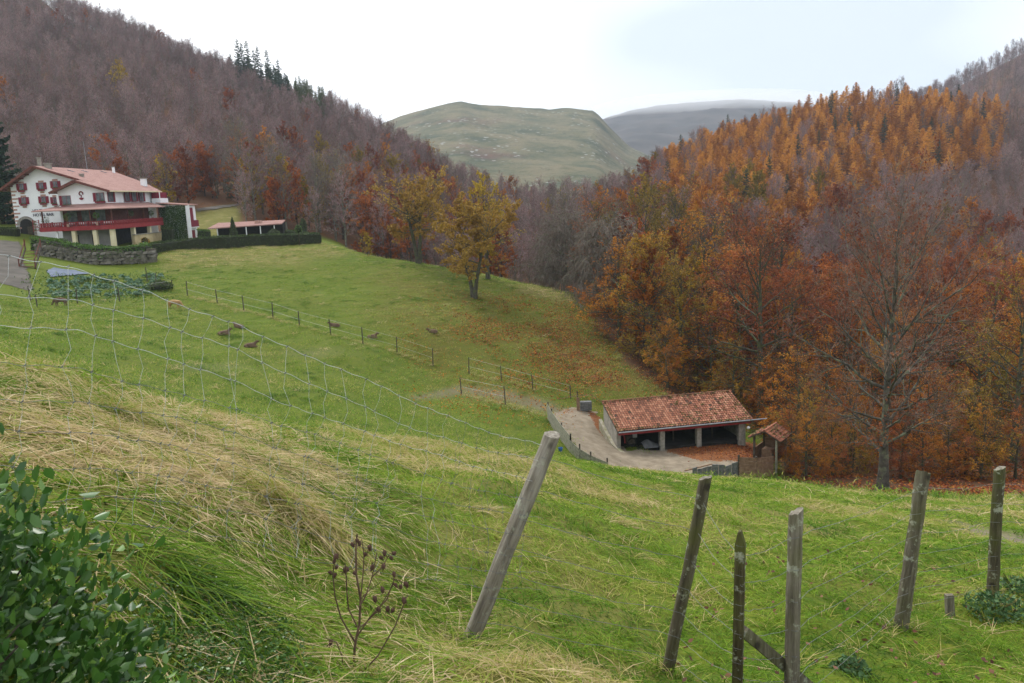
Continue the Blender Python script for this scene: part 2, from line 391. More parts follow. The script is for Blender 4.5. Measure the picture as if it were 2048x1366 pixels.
gm, n, out = new_mat("ground_cover")
vec = pos(n)
n_big = noise(n, 0.09, 3, 0.55, vec); n_mid = noise(n, 0.7, 4, 0.6, vec); n_fin = noise(n, 6.0, 3, 0.7, vec); n_leaf = noise(n, 3.4, 2, 0.8, vec)
grass = ramp(n, [(0.30, (0.072, 0.118, 0.009)), (0.50, (0.100, 0.152, 0.010)), (0.72, (0.150, 0.175, 0.018))], n_mid)
grass = mix_c(n, math_n(n, 'MULTIPLY', n_big, 0.85), grass, (0.118, 0.108, 0.016))
grass = mix_c(n, ramp(n, [(0.35, (1, 1, 1)), (0.62, (0, 0, 0))], n_fin), grass, (0.060, 0.092, 0.012))
dryc = ramp(n, [(0.3, (0.21, 0.14, 0.065)), (0.55, (0.14, 0.135, 0.035)), (0.75, (0.25, 0.19, 0.09))], n_mid)
col = mix_c(n, math_n(n, 'MULTIPLY', attr(n, "dry"), ramp(n, [(0.3, (0.2, 0.2, 0.2)), (0.6, (1, 1, 1))], n_mid)), grass, dryc)
dirtc = ramp(n, [(0.3, (0.13, 0.105, 0.07)), (0.7, (0.21, 0.18, 0.135))], n_fin)
col = mix_c(n, math_n(n, 'MULTIPLY', attr(n, "dirt"), ramp(n, [(0.3, (0.45, 0.45, 0.45)), (0.55, (1, 1, 1))], n_mid)), col, dirtc)
litter = ramp(n, [(0.25, (0.045, 0.022, 0.012)), (0.5, (0.115, 0.048, 0.020)), (0.72, (0.20, 0.090, 0.032))], n_leaf)
leaf_f = math_n(n, 'GREATER_THAN', math_n(n, 'ADD', math_n(n, 'MULTIPLY', attr(n, "leaf"), 0.36), math_n(n, 'ADD', math_n(n, 'MULTIPLY', n_leaf, 0.62), math_n(n, 'MULTIPLY', n_mid, 0.26))), 0.84)
col = mix_c(n, math_n(n, 'MULTIPLY', attr(n, "leaf"), ramp(n, [(0.3, (0.35, 0.35, 0.35)), (0.62, (0.85, 0.85, 0.85))], n_mid)), col, (0.105, 0.066, 0.020))
col = mix_c(n, math_n(n, 'MULTIPLY', leaf_f, math_n(n, 'GREATER_THAN', attr(n, "leaf"), 0.05)), col, litter)
floorc = mix_c(n, n_big, litter, (0.075, 0.045, 0.028))
col = mix_c(n, attr(n, "forest"), col, floorc)
hgt = math_n(n, 'ADD', math_n(n, 'MULTIPLY', n_fin, 0.5), math_n(n, 'MULTIPLY', n_mid, 1.0))
principled(n, out, col, 0.95, hgt, 0.10, 0.1)

g = MB()
_ix = np.arange(NT * NR).reshape(NR, NT)
_q = np.stack([_ix[:-1, :-1], _ix[:-1, 1:], _ix[1:, 1:], _ix[1:, :-1]], -1).reshape(-1, 4)
g.add(np.stack([GX, GY, GZ], -1).reshape(-1, 3), _q)
ground = g.build("ground", gm, smooth=True, kind="structure", label="grassy slope, meadow and wooded valley floor")
for nm, arr in (("forest", M_forest), ("leaf", M_leaf), ("dirt", M_dirt), ("dry", M_dry)):
    a_ = ground.data.attributes.new(nm, 'FLOAT', 'POINT'); a_.data.foreach_set("value", arr.astype(np.float32).ravel())

def hill(name, prof, Yr, Y0, v0, mat, label, nu=150, nk=60, amp=10, seed=0, shape=0.8, crag=None):
    """a far hill: ridge given as (pixel u, pixel v) at distance Yr, its foot at Y0"""
    us = np.linspace(prof[0][0], prof[-1][0], nu); vs = np.interp(us, [p[0] for p in prof], [p[1] for p in prof])
    t = np.linspace(0, 1.6, nk); V = []
    for k in range(nk):
        for i in range(nu):
            Pr = at(us[i], vs[i], Yr); P0 = at(us[i], v0, Y0)
            if t[k] <= 1:
                s = t[k]; Y = Y0 + (Yr - Y0) * s; z = P0[2] + (Pr[2] - P0[2]) * (1 - (1 - s) ** (1 / shape)) if False else P0[2] + (Pr[2] - P0[2]) * (s ** shape)
                d = Pr * (Y / Yr)
            else:
                s = t[k] - 1; Y = Yr + (Yr - Y0) * s; z = Pr[2] - (Pr[2] - P0[2]) * s * s * 2.2; d = Pr * (Y / Yr)
            V.append((d[0], Y, z))
    V = np.array(V); e = np.repeat(1 - np.abs(np.minimum(t, 1) * 2 - 1) ** 3, nu)
    V[:, 2] += (fbm(V[:, 0] * 0.012 + seed, V[:, 1] * 0.012, 5) - 0.5) * amp * 2 * e
    V[:, 2] += (fbm(V[:, 0] * 0.06 + seed, V[:, 1] * 0.06, 3) - 0.5) * amp * 0.25
    ix = np.arange(nu * nk).reshape(nk, nu)
    b = MB(); b.add(V, np.stack([ix[:-1, :-1], ix[:-1, 1:], ix[1:, 1:], ix[1:, :-1]], -1).reshape(-1, 4))
    o = b.build(name, mat, smooth=True, kind="structure", label=label)
    return o, V.reshape(nk, nu, 3)

hm, n, out = new_mat("heath")
vec = pos(n)
a = noise(n, 0.006, 5, 0.6, vec); b = noise(n, 0.018, 5, 0.65, vec); c = noise(n, 0.12, 4, 0.7, vec)
col = ramp(n, [(0.34, (0.052, 0.062, 0.036)), (0.46, (0.095, 0.096, 0.054)), (0.60, (0.150, 0.130, 0.078)), (0.75, (0.076, 0.082, 0.046))], b)
col = mix_c(n, ramp(n, [(0.60, (0, 0, 0)), (0.74, (.7, .7, .7))], a), col, (0.115, 0.048, 0.042))
col = mix_c(n, ramp(n, [(0.55, (0, 0, 0)), (0.72, (0.8, 0.8, 0.8))], c), col, (0.040, 0.048, 0.020))
vz = n.nodes.new("ShaderNodeTexVoronoi"); vz.inputs['Scale'].default_value = 0.11; n.links.new(vec, vz.inputs['Vector'])
rock = math_n(n, 'MULTIPLY', math_n(n, 'LESS_THAN', vz.outputs['Distance'], 0.22), ramp(n, [(0.50, (0, 0, 0)), (0.62, (1, 1, 1))], noise(n, 0.012, 2, 0.5, vec)))
col = mix_c(n, rock, col, (0.26, 0.26, 0.25))
principled(n, out, col, 0.95, c, 4.0, 0.1)

mountain, MV = hill("mountain", [(420, 360), (560, 325), (640, 298), (700, 274), (745, 256), (800, 232), (860, 215), (900, 206), (922, 202), (960, 209), (1000, 211), (1050, 215), (1100, 218), (1140, 215), (1185, 221), (1200, 232), (1216, 250), (1240, 275), (1258, 292), (1300, 312), (1420, 335)],
                Yr=1200, Y0=560, v0=428, mat=hm, label="rounded heath covered mountain with rocky right shoulder", amp=7, seed=3, shape=1.1)
fhm = simple("dark_heather", (0.030, 0.028, 0.026), (0.062, 0.052, 0.045), 0.012, 0.95, world=True)
far_hill, FV = hill("far_hill", [(1000, 300), (1150, 262), (1215, 235), (1260, 221), (1320, 210), (1400, 203), (1480, 198), (1600, 205), (1800, 230), (2000, 260)], Yr=2300, Y0=1300, v0=360, mat=fhm, label="distant hill fading into low cloud", amp=16, seed=31, shape=1.0)
ridge_hill, RV = hill("wooded_ridge", [(1700, 260), (1880, 190), (1940, 160), (2000, 130), (2048, 105), (2200, 55), (2500, 10)], Yr=820, Y0=520, v0=330, mat=gm, label="bare wooded ridge behind the larch hill", amp=8, seed=11, shape=0.9, nu=80, nk=40)
a_ = ridge_hill.data.attributes.new("forest", 'FLOAT', 'POINT'); a_.data.foreach_set("value", np.ones(len(ridge_hill.data.vertices), np.float32))
# ------------------------------------------------------------------ trees: branching skeletons, twigs and leaves
def _norm(a): return a / (np.linalg.norm(a, axis=-1, keepdims=True) + 1e-9)
def branch_paths(p0, d, L, K, curve, wob, rng, updir=(0, 0, 1)):
    N = len(p0); t = np.linspace(0, 1, K)
    P = p0[:, None] + d[:, None] * (L[:, None] * t)[..., None] + np.array(updir)[None, None] * ((curve * L)[:, None] * t ** 2)[..., None]
    Wd = rng.normal(size=(N, K, 3)); Wd[:, 0] = 0; Wd = np.cumsum(Wd, 1) / math.sqrt(K)
    return P + Wd * (wob * L)[:, None, None] * t[None, :, None] ** 0.7
def kids(P, R, L, n, s0, s1, ang, ratio, K, curve, wob, rfac, rng, up=0.0, flatten=1.0, taper=0.15):
    N, Kp, _ = P.shape
    s = (s0 + (s1 - s0) * (np.arange(n)[None] + rng.random_sample((N, n))) / n)
    x = s * (Kp - 1); i = np.clip(x.astype(int), 0, Kp - 2); f = (x - i)[..., None]
    ar = np.arange(N)[:, None]
    p0 = P[ar, i] * (1 - f) + P[ar, i + 1] * f; T = _norm(P[ar, i + 1] - P[ar, i])
    r0 = R[ar, i] * (1 - f[..., 0]) + R[ar, i + 1] * f[..., 0]
    rv = rng.normal(size=(N, n, 3)); rv[..., 2] *= flatten
    perp = _norm(np.cross(T, np.cross(rv, T)))
    a = np.radians(ang * (0.75 + 0.5 * rng.random_sample((N, n))))[..., None]
    d = _norm(np.cos(a) * T + np.sin(a) * perp + np.array([0, 0, up]))
    Lc = L[:, None] * ratio * (1.05 - 0.6 * s) * (0.65 + 0.7 * rng.random_sample((N, n)))
    p0 = p0.reshape(-1, 3); d = d.reshape(-1, 3); Lc = Lc.ravel(); r0 = np.maximum(r0.ravel() * rfac, 0.004)
    Pc = branch_paths(p0, d, Lc, K, np.full(len(Lc), curve), wob, rng)
    Rc = r0[:, None] * np.linspace(1, taper, K)[None]
    return Pc, Rc, Lc, np.repeat(np.arange(N), n)
def broadleaf(seed, H=15, cr=5.0, base=0.25, n1=16, n2=6, n3=5, n4=0, tr=0.22, e0=25, e1=70, env=None, curve=0.15, wob=0.07, leaf_n=6, leaf_s=0.22, leaf_p=1.0, twig=1.0, min_r=0.012,
              stems=1, flare=1.25, ratio2=0.55, ratio3=0.5, sides=7, flat=0.0, lean=0.04, gap=0.35, up2=0.05, droop=0.0, jit=0.5, tip=0.92):
    rng = np.random.RandomState(seed)
    env = env or (lambda x: 0.55 + 0.45 * np.sin(np.pi * np.clip(x * 0.85 + 0.1, 0, 1)))
    trunk = MB(); crown = MB(); tk = []
    Ps = []; Rs = []
    for sidx in range(stems):
        K = 12; t = np.linspace(0, 1, K)
        az = rng.random_sample() * 2 * pi + sidx * 2 * pi / stems; sp = 0.0 if stems == 1 else 0.22
        wv = np.cumsum(rng.normal(size=(K, 2)), 0) * lean * H / K ** 0.5 * 0.5
        x = wv[:, 0] * t + cos(az) * sp * H * t ** 1.2 + cos(az) * 0.12 * (stems > 1); y = wv[:, 1] * t + sin(az) * sp * H * t ** 1.2 + sin(az) * 0.12 * (stems > 1)
        Pt = np.stack([x, y, t * H * tip - 0.25 * (t == 0)], -1)
        Rt = tr * (stems ** -0.4) * ((1 - t) ** 0.75 * 0.94 + 0.05); Rt[0] *= flare * 1.15; Rt[1] *= 1 + (flare - 1) * 0.35
        Ps.append(Pt); Rs.append(Rt)
    Pt = np.array(Ps); Rt = np.array(Rs)
    trunk.tubes(Pt, Rt, sides + 3, tint=0.5)
    # limbs
    P1 = []; R1 = []; L1 = []
    for k in range(stems):
        s = base + (0.98 - base) * (np.arange(n1) + rng.random_sample(n1)) / n1
        az = np.arange(n1) * 2.39996 + rng.random_sample(n1) * 1.3; q = (s - base) / (1 - base)
        el = np.radians(e0 + (e1 - e0) * q ** 1.2 + rng.normal(size=n1) * 8)
        x = s * 11; i = np.clip(x.astype(int), 0, 10); f = (x - i)[:, None]
        p0 = Pt[k, i] * (1 - f) + Pt[k, i + 1] * f; r0 = Rt[k, i] * (1 - f[:, 0]) + Rt[k, i + 1] * f[:, 0]
        d = np.stack([np.cos(az) * np.cos(el), np.sin(az) * np.cos(el), np.sin(el)], -1)
        L = cr * env(q) * (0.75 + 0.45 * rng.random_sample(n1)) * (1.0 if stems == 1 else 0.85)
        P1.append(branch_paths(p0, d, L, 8, np.full(n1, curve) - droop * (1 - q), wob, rng)); R1.append((np.minimum(r0 * 0.60, 0.017 * L + 0.025))[:, None] * np.linspace(1, 0.14, 8)[None]); L1.append(L)
    P1 = np.concatenate(P1); R1 = np.concatenate(R1); L1 = np.concatenate(L1)
    R1 = np.maximum(R1, min_r * 1.6)
    trunk.tubes(P1, R1, sides - 2)
    P2, R2, L2, par2 = kids(P1, R1, L1, n2, 0.18, 1.0, 48, ratio2, 6, curve * 0.8 - droop * .6, wob * 1.1, 0.6, rng, up2)
    R2 = np.maximum(R2, min_r * 1.2); trunk.tubes(P2, R2, 4)
    P3, R3, L3, par3 = kids(P2, R2, L2, n3, 0.15, 1.0, 50, ratio3, 4, curve * 0.6 - droop, wob * 1.2, 0.6, rng, up2)
    R3 = np.maximum(R3, min_r) * twig
    last, lastL, root = P3, L3, par2[par3]
    tint3 = 0.3 + 0.4 * rng.random_sample(len(P3))
    crown_t = MB(); crown_t.tubes(P3, R3, 3, tint=tint3)
    if n4:
        P4, R4, L4, par4 = kids(P3, R3, L3, n4, 0.1, 1.0, 48, 0.6, 3, curve * 0.5 - droop, wob * 1.2, 0.7, rng, up2)
        R4 = np.maximum(R4, min_r * 0.75) * twig
        crown_t.tubes(P4, R4, 3, tint=0.3 + 0.4 * rng.random_sample(len(P4))); last, lastL, root = P4, L4, root[par4]
    leaves = MB()
    if leaf_n:
        nl = len(P1); keep = rng.random_sample(nl); tin = rng.random_sample(nl)
        dens = np.clip((keep - gap * rng.random_sample(nl)) * 1.6, 0.08, 1.0)[root]
        ct = rng.poisson(leaf_n * dens)
        who = np.repeat(np.arange(len(last)), ct); K = last.shape[1]
        x = rng.random_sample(len(who)) ** 0.8 * (K - 1.001); i = x.astype(int); f = (x - i)[:, None]
        C = last[who, i] * (1 - f) + last[who, i + 1] * f + rng.normal(size=(len(who), 3)) * (jit * 0.35 * lastL[who][:, None])
        # light and dark clumps, one tint per limb plus a tint per leaf
        tt = np.clip(0.50 * tin[root[who]] + 0.2 + 0.3 * (rng.random_sample(len(who)) - 0.2), 0, 1)
        leaves.leaves(C, np.full(len(C), leaf_s), rng, tint=tt, flat=flat)
    return trunk, crown_t, leaves
def conifer(seed, H=16, cr=3.0, n=60, base=0.12, needles=9, size=0.45, droop=0.25, tr=0.16, el=5, tri=1.0):
    rng = np.random.RandomState(seed); trunk = MB(); tw = MB(); nd = MB()
    K = 10; t = np.linspace(0, 1, K); Pt = np.stack([np.sin(t * 3 + seed) * 0.05 * H * .3 * t, np.cos(t * 2 + seed) * 0.04 * H * .3 * t, t * H - .3 * (t == 0)], -1)
    Rt = tr * (1 - t * 0.95); trunk.tubes(Pt[None], Rt[None], 7)
    s = base + (0.985 - base) * ((np.arange(n) + rng.random_sample(n)) / n) ** 0.9
    az = np.arange(n) * 2.39996 + rng.random_sample(n); q = (s - base) / (1 - base)
    L = cr * ((1 - q) ** 0.75 * 0.93 + 0.09) * (0.7 + 0.5 * rng.random_sample(n)) * (0.65 + 0.35 * smooth(0, 0.18, q))
    e = np.radians(el + 35 * q + rng.normal(size=n) * 6)
    x = s * (K - 1); i = np.clip(x.astype(int), 0, K - 2); f = (x - i)[:, None]; p0 = Pt[i] * (1 - f) + Pt[i + 1] * f
    d = np.stack([np.cos(az) * np.cos(e), np.sin(az) * np.cos(e), np.sin(e)], -1)
    P1 = branch_paths(p0, d, L, 6, np.full(n, -droop), 0.05, rng)
    P1[:, -1, 2] += L * droop * 0.35
    R1 = np.maximum(0.018 * L, 0.02)[:, None] * np.linspace(1, .3, 6)[None]; tw.tubes(P1, R1, 3)
    ct = np.maximum((needles * L / cr * 2.0).astype(int), 3); who = np.repeat(np.arange(n), ct)
    x = (0.12 + 0.88 * rng.random_sample(len(who))) * 4.999; i = x.astype(int); f = (x - i)[:, None]
    C = P1[who, i] * (1 - f) + P1[who, i + 1] * f
    side = np.cross(d[who], np.array([0, 0, 1.0])); side = _norm(side)
    C = C + side * (rng.normal(size=len(who)) * 0.16 * L[who] * (1.2 - x / 5))[:, None] + np.array([0, 0, -1]) * (np.abs(rng.normal(size=len(who))) * 0.05 * L[who])[:, None]
    tt = np.clip(0.25 + 0.45 * rng.random_sample(n)[who] + 0.35 * (rng.random_sample(len(who)) - 0.3), 0, 1)
    nd.leaves(C, np.full(len(C), size), rng, tint=tt, aspect=0.45, flat=0.35)
    return trunk, tw, nd

# --- bark and leaf materials
def bark_mat(name, stops, scale=4.0, lichen=None):
    m, n, out = new_mat(name); v = objco(n); f = noise(n, scale, 4, 0.65, v)
    col = ramp(n, stops, f)
    if lichen: col = mix_c(n, ramp(n, [(0.52, (0, 0, 0)), (0.62, (1, 1, 1))], noise(n, scale * 0.6, 3, 0.6, v)), col, lichen)
    principled(n, out, col, 0.95, f, 0.03, 0.1); return m
BARK_GREY = bark_mat("beech_bark", [(0.3, (0.075, 0.068, 0.055)), (0.7, (0.19, 0.18, 0.15))], 2.5, (0.20, 0.22, 0.13))
BARK_DARK = bark_mat("dark_bark", [(0.3, (0.035, 0.028, 0.022)), (0.7, (0.095, 0.080, 0.065))], 3.0)
BARK_OAK = bark_mat("mossy_bark", [(0.3, (0.045, 0.040, 0.030)), (0.7, (0.12, 0.115, 0.085))], 3.0, (0.10, 0.115, 0.045))
TWIG_PURPLE = leaf_mat("purple_grey_twigs", [(0.05, (0.115, 0.060, 0.066)), (0.5, (0.270, 0.155, 0.170)), (0.95, (0.41, 0.270, 0.275))], 0, 0.9, 1.0)
TWIG_BROWN = leaf_mat("brown_twigs", [(0.2, (0.050, 0.033, 0.026)), (0.8, (0.115, 0.082, 0.062))], 0, 0.9, 0.5)
TWIG_PALE = leaf_mat("pale_lichened_twigs", [(0.2, (0.13, 0.098, 0.080)), (0.6, (0.20, 0.165, 0.135)), (0.9, (0.33, 0.30, 0.24))], 0, 0.9, 0.2)
LEAF = {
    'bare': leaf_mat("withered_leaves", [(0.2, (0.10, 0.045, 0.035)), (0.6, (0.17, 0.075, 0.05)), (0.95, (0.22, 0.12, 0.07))], 0.2, 0.8, 0.6),
    'russet': leaf_mat("russet_leaves", [(0.1, (0.12, 0.028, 0.014)), (0.45, (0.28, 0.076, 0.024)), (0.75, (0.42, 0.135, 0.032)), (1.0, (0.50, 0.215, 0.040))], 0.3, 0.7, 0.45),
    'copper': leaf_mat("copper_leaves", [(0.1, (0.19, 0.055, 0.010)), (0.45, (0.40, 0.130, 0.015)), (0.75, (0.54, 0.225, 0.022)), (1.0, (0.58, 0.340, 0.036))], 0.3, 0.7, 0.45),
    'olive': leaf_mat("olive_leaves", [(0.1, (0.11, 0.086, 0.012)), (0.45, (0.24, 0.170, 0.020)), (0.8, (0.38, 0.235, 0.026)), (1.0, (0.48, 0.220, 0.030))], 0.3, 0.7, 0.4),
    'gold': leaf_mat("golden_leaves", [(0.1, (0.26, 0.155, 0.016)), (0.5, (0.42, 0.280, 0.030)), (1.0, (0.56, 0.430, 0.060))], 0.35, 0.7, 0.3),
    'ochre': leaf_mat("ochre_leaves", [(0.1, (0.20, 0.115, 0.022)), (0.5, (0.35, 0.205, 0.036)), (1.0, (0.46, 0.310, 0.060))], 0.3, 0.7, 0.3),
    'larch': leaf_mat("larch_needles", [(0.1, (0.26, 0.100, 0.018)), (0.5, (0.52, 0.215, 0.034)), (0.9, (0.74, 0.385, 0.066))], 0.3, 0.8, 0.9),
    'spruce': leaf_mat("spruce_needles", [(0.1, (0.014, 0.030, 0.020)), (0.6, (0.030, 0.060, 0.034)), (1.0, (0.060, 0.095, 0.045))], 0.1, 0.7, 0.4),
    'pine': leaf_mat("pine_needles", [(0.1, (0.045, 0.065, 0.025)), (0.6, (0.085, 0.110, 0.040)), (1.0, (0.13, 0.150, 0.055))], 0.1, 0.7, 0.4),
}
class Kind:
    """meshes of one kind of tree, made when first asked for; other colours share them through the object's own material slots"""
    def __init__(s, key, parts, barkm, twigm, leafm, base=None): s.key, s.parts, s.m, s.base, s.c = key, parts, (twigm, leafm, barkm), base, {}
    def mesh(s, what, v):
        if s.base is not None: return s.base.mesh(what, v)
        if (what, v) not in s.c:
            t, c, l = s.parts[v]; b = MB()
            for src, mi, use in ((t, 2, what != 'crown'), (c, 0, what != 'trunk'), (l, 1, what != 'trunk')):
                if use and src.n:
                    for V, Fc, tt in _iter(src): b.add(V, Fc, tt, mi)
            s.c[(what, v)] = b.mesh(s.key + "_" + what, list(s.m), what == 'trunk')
        return s.c[(what, v)]
    def dress(s, o):
        if s.base is not None:
            for i, mt in enumerate(s.m): o.material_slots[i].link = 'OBJECT'; o.material_slots[i].material = mt
        return o
SPEC = {}
def spec(key, parts, barkm, twigm, leafm, base=None): SPEC[key] = Kind(key, parts, barkm, twigm, leafm, SPEC.get(base))
def _iter(b):
    off = 0
    for V, Fc, tt in zip(b.v, b.f, b.t):
        yield V, Fc - off, tt; off += len(V)
# far variants (instanced by the hundred)
_bare = [broadleaf(s, H=14, cr=4.6, base=0.12, n1=20, n2=7, n3=7, tr=0.2, leaf_n=0.45, leaf_s=0.28, min_r=0.020, twig=1.0, sides=5, e0=32, e1=78, gap=0.5, jit=0.6) for s in (1, 2, 3, 4, 5)]
spec('bare', _bare, BARK_GREY, TWIG_PURPLE, LEAF['bare'])
_full = [broadleaf(s, H=14, cr=5.0, base=0.08, n1=20, n2=6, n3=5, tr=0.2, leaf_n=14, leaf_s=0.38, min_r=0.022, sides=5, e0=25, e1=75, gap=0.45, jit=0.7) for s in (11, 12, 13, 14)]
for key in ('russet', 'copper', 'olive', 'gold'): spec(key, _full, BARK_DARK, TWIG_BROWN, LEAF[key], None if key == 'russet' else 'russet')
_lar = [conifer(s, H=12.5, cr=4.3, n=80, needles=48, size=0.40, droop=0.10, el=5) for s in (21, 22, 23, 24)]
spec('larch', _lar, BARK_DARK, TWIG_BROWN, LEAF['larch'])
_spr = [conifer(s, H=17, cr=3.2, n=80, needles=26, size=0.5, droop=0.22, el=-5, base=0.06) for s in (31, 32)]
spec('spruce', _spr, BARK_DARK, TWIG_BROWN, LEAF['spruce']); spec('pine', _spr, BARK_DARK, TWIG_BROWN, LEAF['pine'], 'spruce')

def place_tree(name, key, P, scale, rz, label, group=None, parts=True, var=0, cat="tree", sz=None, k=None):
    k = k or SPEC[key]; v = var % len(k.parts)
    if parts:
        o = empty(name, P, rz, label, cat, group); o.scale = (scale, scale, sz or scale)
        k.dress(link("trunk", k.mesh('trunk', v), o)); k.dress(link("crown", k.mesh('crown', v), o))
    else:
        o = k.dress(link(name, k.mesh('tree', v), None, P, rz, label=label, cat=cat, group=group)); o.scale = (scale, scale, sz or scale)
    return o
# --- stuff: many small copies as one object (geometry nodes)
def scatter(name, meshes, P, rz, sc, vid, label, tilt=None, sz=None):
    me = bpy.data.meshes.new(name); me.vertices.add(len(P)); me.vertices.foreach_set("co", np.asarray(P, np.float32).ravel())
    rot = np.zeros((len(P), 3), np.float32); rot[:, 2] = rz
    if tilt is not None: rot[:, :2] = tilt
    s3 = np.repeat(np.asarray(sc, np.float32)[:, None], 3, 1)
    if sz is not None: s3[:, 2] = sz
    a = me.attributes.new("rot", 'FLOAT_VECTOR', 'POINT'); a.data.foreach_set("vector", rot.ravel())
    a = me.attributes.new("scl", 'FLOAT_VECTOR', 'POINT'); a.data.foreach_set("vector", s3.ravel())
    a = me.attributes.new("vid", 'INT', 'POINT'); a.data.foreach_set("value", np.asarray(vid, np.int32))
    o = bpy.data.objects.new(name, me); COL.objects.link(o); tag(o, label=label, kind="stuff")
    ng = bpy.data.node_groups.new(name, 'GeometryNodeTree')
    ng.interface.new_socket("Geometry", in_out='INPUT', socket_type='NodeSocketGeometry'); ng.interface.new_socket("Geometry", in_out='OUTPUT', socket_type='NodeSocketGeometry')
    gi = ng.nodes.new("NodeGroupInput"); go = ng.nodes.new("NodeGroupOutput"); jn = ng.nodes.new("GeometryNodeJoinGeometry")
    def named(nm, ty):
        x = ng.nodes.new("GeometryNodeInputNamedAttribute"); x.data_type = ty; x.inputs[0].default_value = nm; return x.outputs[0]
    rt, scn, vd = named("rot", 'FLOAT_VECTOR'), named("scl", 'FLOAT_VECTOR'), named("vid", 'INT')
    e2r = ng.nodes.new("FunctionNodeEulerToRotation"); ng.links.new(rt, e2r.inputs[0])
    for k, msh in enumerate(meshes):
        src = bpy.data.objects.new(name + "_source", msh)
        oi = ng.nodes.new("GeometryNodeObjectInfo"); oi.inputs['Object'].default_value = src; oi.inputs['As Instance'].default_value = True
        cmp = ng.nodes.new("FunctionNodeCompare"); cmp.data_type = 'INT'; cmp.operation = 'EQUAL'
        ng.links.new(vd, cmp.inputs[2]); cmp.inputs[3].default_value = k
        ip = ng.nodes.new("GeometryNodeInstanceOnPoints")
        ng.links.new(gi.outputs[0], ip.inputs['Points']); ng.links.new(cmp.outputs[0], ip.inputs['Selection']); ng.links.new(oi.outputs['Geometry'], ip.inputs['Instance'])
        ng.links.new(e2r.outputs[0], ip.inputs['Rotation']); ng.links.new(scn, ip.inputs['Scale']); ng.links.new(ip.outputs[0], jn.inputs[0])
    ng.links.new(jn.outputs[0], go.inputs[0])
    md = o.modifiers.new("scatter", 'NODES'); md.node_group = ng
    return o
# ------------------------------------------------------------------ the woods: what stands where
rngF = np.random.RandomState(5)
def poisson(y0, y1, a0, a1, spacing, seed):
    """jittered world grid inside an annular sector (degrees)"""
    r = np.random.RandomState(seed); xs = np.arange(-420, 420, spacing); ys = np.arange(y0 * 0.7, y1 * 1.0, spacing)
    X, Y = np.meshgrid(xs, ys); X = X + (r.random_sample(X.shape) - .5) * spacing * 0.85; Y = Y + (r.random_sample(Y.shape) - .5) * spacing * 0.85
    X = X.ravel(); Y = Y.ravel(); R_ = np.hypot(X, Y); A = np.degrees(np.arctan2(X, Y))
    k = (R_ > y0) & (R_ < y1) & (A > a0) & (A < a1); return X[k], Y[k]
trees = []      # (key, x, y, z, scale, rz, var, u, v)
def put(key, X, Y, sc, seed):
    r = np.random.RandomState(seed); Z = gh(X, Y) - 0.15
    for i in range(len(X)):
        kk = key[i] if not isinstance(key, str) else key
        trees.append([kk, X[i], Y[i], Z[i], sc[i], r.rand() * 6.28, r.randint(60)])
# left hill
X, Y = poisson(150, 500, -37, -5, 5.6, 1); Z = gh(X, Y); U, V = proj(np.stack([X, Y, Z + 7], -1))
ok = (U > -90) & (U < 1000) & (V > -140)
ok &= ~((U < 480) & (Y < 166) & (X < -30)) & ~((U > 385) & (U < 482) & (Y < 178)) & ~((X > -46) & (X < -26) & (Y < 156)) & ~((Y < 152) & (X < -20))
ok &= ~((U > 660) & (V < 262 - (740 - U) * 0.0) & (U > 745))
X, Y, U, V = X[ok], Y[ok], U[ok], V[ok]
nz = fbm(X * 0.018, Y * 0.018 + 5, 3); rr_ = rngF.rand(len(X)); key = np.full(len(X), 'bare', object)
low = smooth(300, 420, V + 40 * (U > 450)); key[(rr_ < 0.02 + 0.26 * low) & (nz > 0.46)] = 'russet'
key[(rngF.rand(len(X)) < 0.13 * low * (U > 450))] = 'olive'; key[(rngF.rand(len(X)) < 0.015 * low)] = 'copper'
con = (U > 455) & (U < 590) & (np.abs(V - (118 + (U - 465) * 0.42)) < 26) & (Y > 300); key[con] = 'spruce'
con = (U > 585) & (U < 650) & (np.abs(V - (170 + (U - 585) * 0.5)) < 22) & (Y > 280); key[con] = 'pine'
put(key, X, Y, 0.56 + 0.34 * rngF.rand(len(X)), 3)
for (u, v, Yd, kk, sc) in [(246, 212, 280, 'gold', 0.95), (332, 400, 168, 'gold', 0.66), (318, 402, 178, 'copper', 0.55), (664, 238, 345, 'spruce', 0.8), (704, 262, 335, 'spruce', 0.5), (480, 158, 385, 'spruce', 1.23), (500, 165, 382, 'spruce', 1.23), (520, 172, 380, 'spruce', 1.16), (540, 180, 378, 'spruce', 1.16), (560, 190, 372, 'spruce', 1.09), (580, 200, 370, 'pine', .7), (600, 212, 365, 'pine', .6), (622, 222, 360, 'pine', .65), (490, 165, 378, 'spruce', 1.16), (512, 172, 374, 'spruce', 1.09), (645, 330, 205, 'gold', 0.5), (20, 250, 260, 'copper', .8)]:
    p = at(u, v, Yd); put(kk, np.array([p[0]]), np.array([p[1]]), np.array([sc]), int(u))
for i_, u in enumerate(range(318, 486, 12)):
    p = at(u, 404 - .03 * (u - 318), 184 + 7 * (i_ % 3)); put(('bare', 'bare', 'spruce', 'bare', 'russet')[i_ % 5], np.array([p[0]]), np.array([p[1]]), np.array([.62 + .06 * (i_ % 4) - .2 * (i_ % 5 == 2)]), 500 + i_)
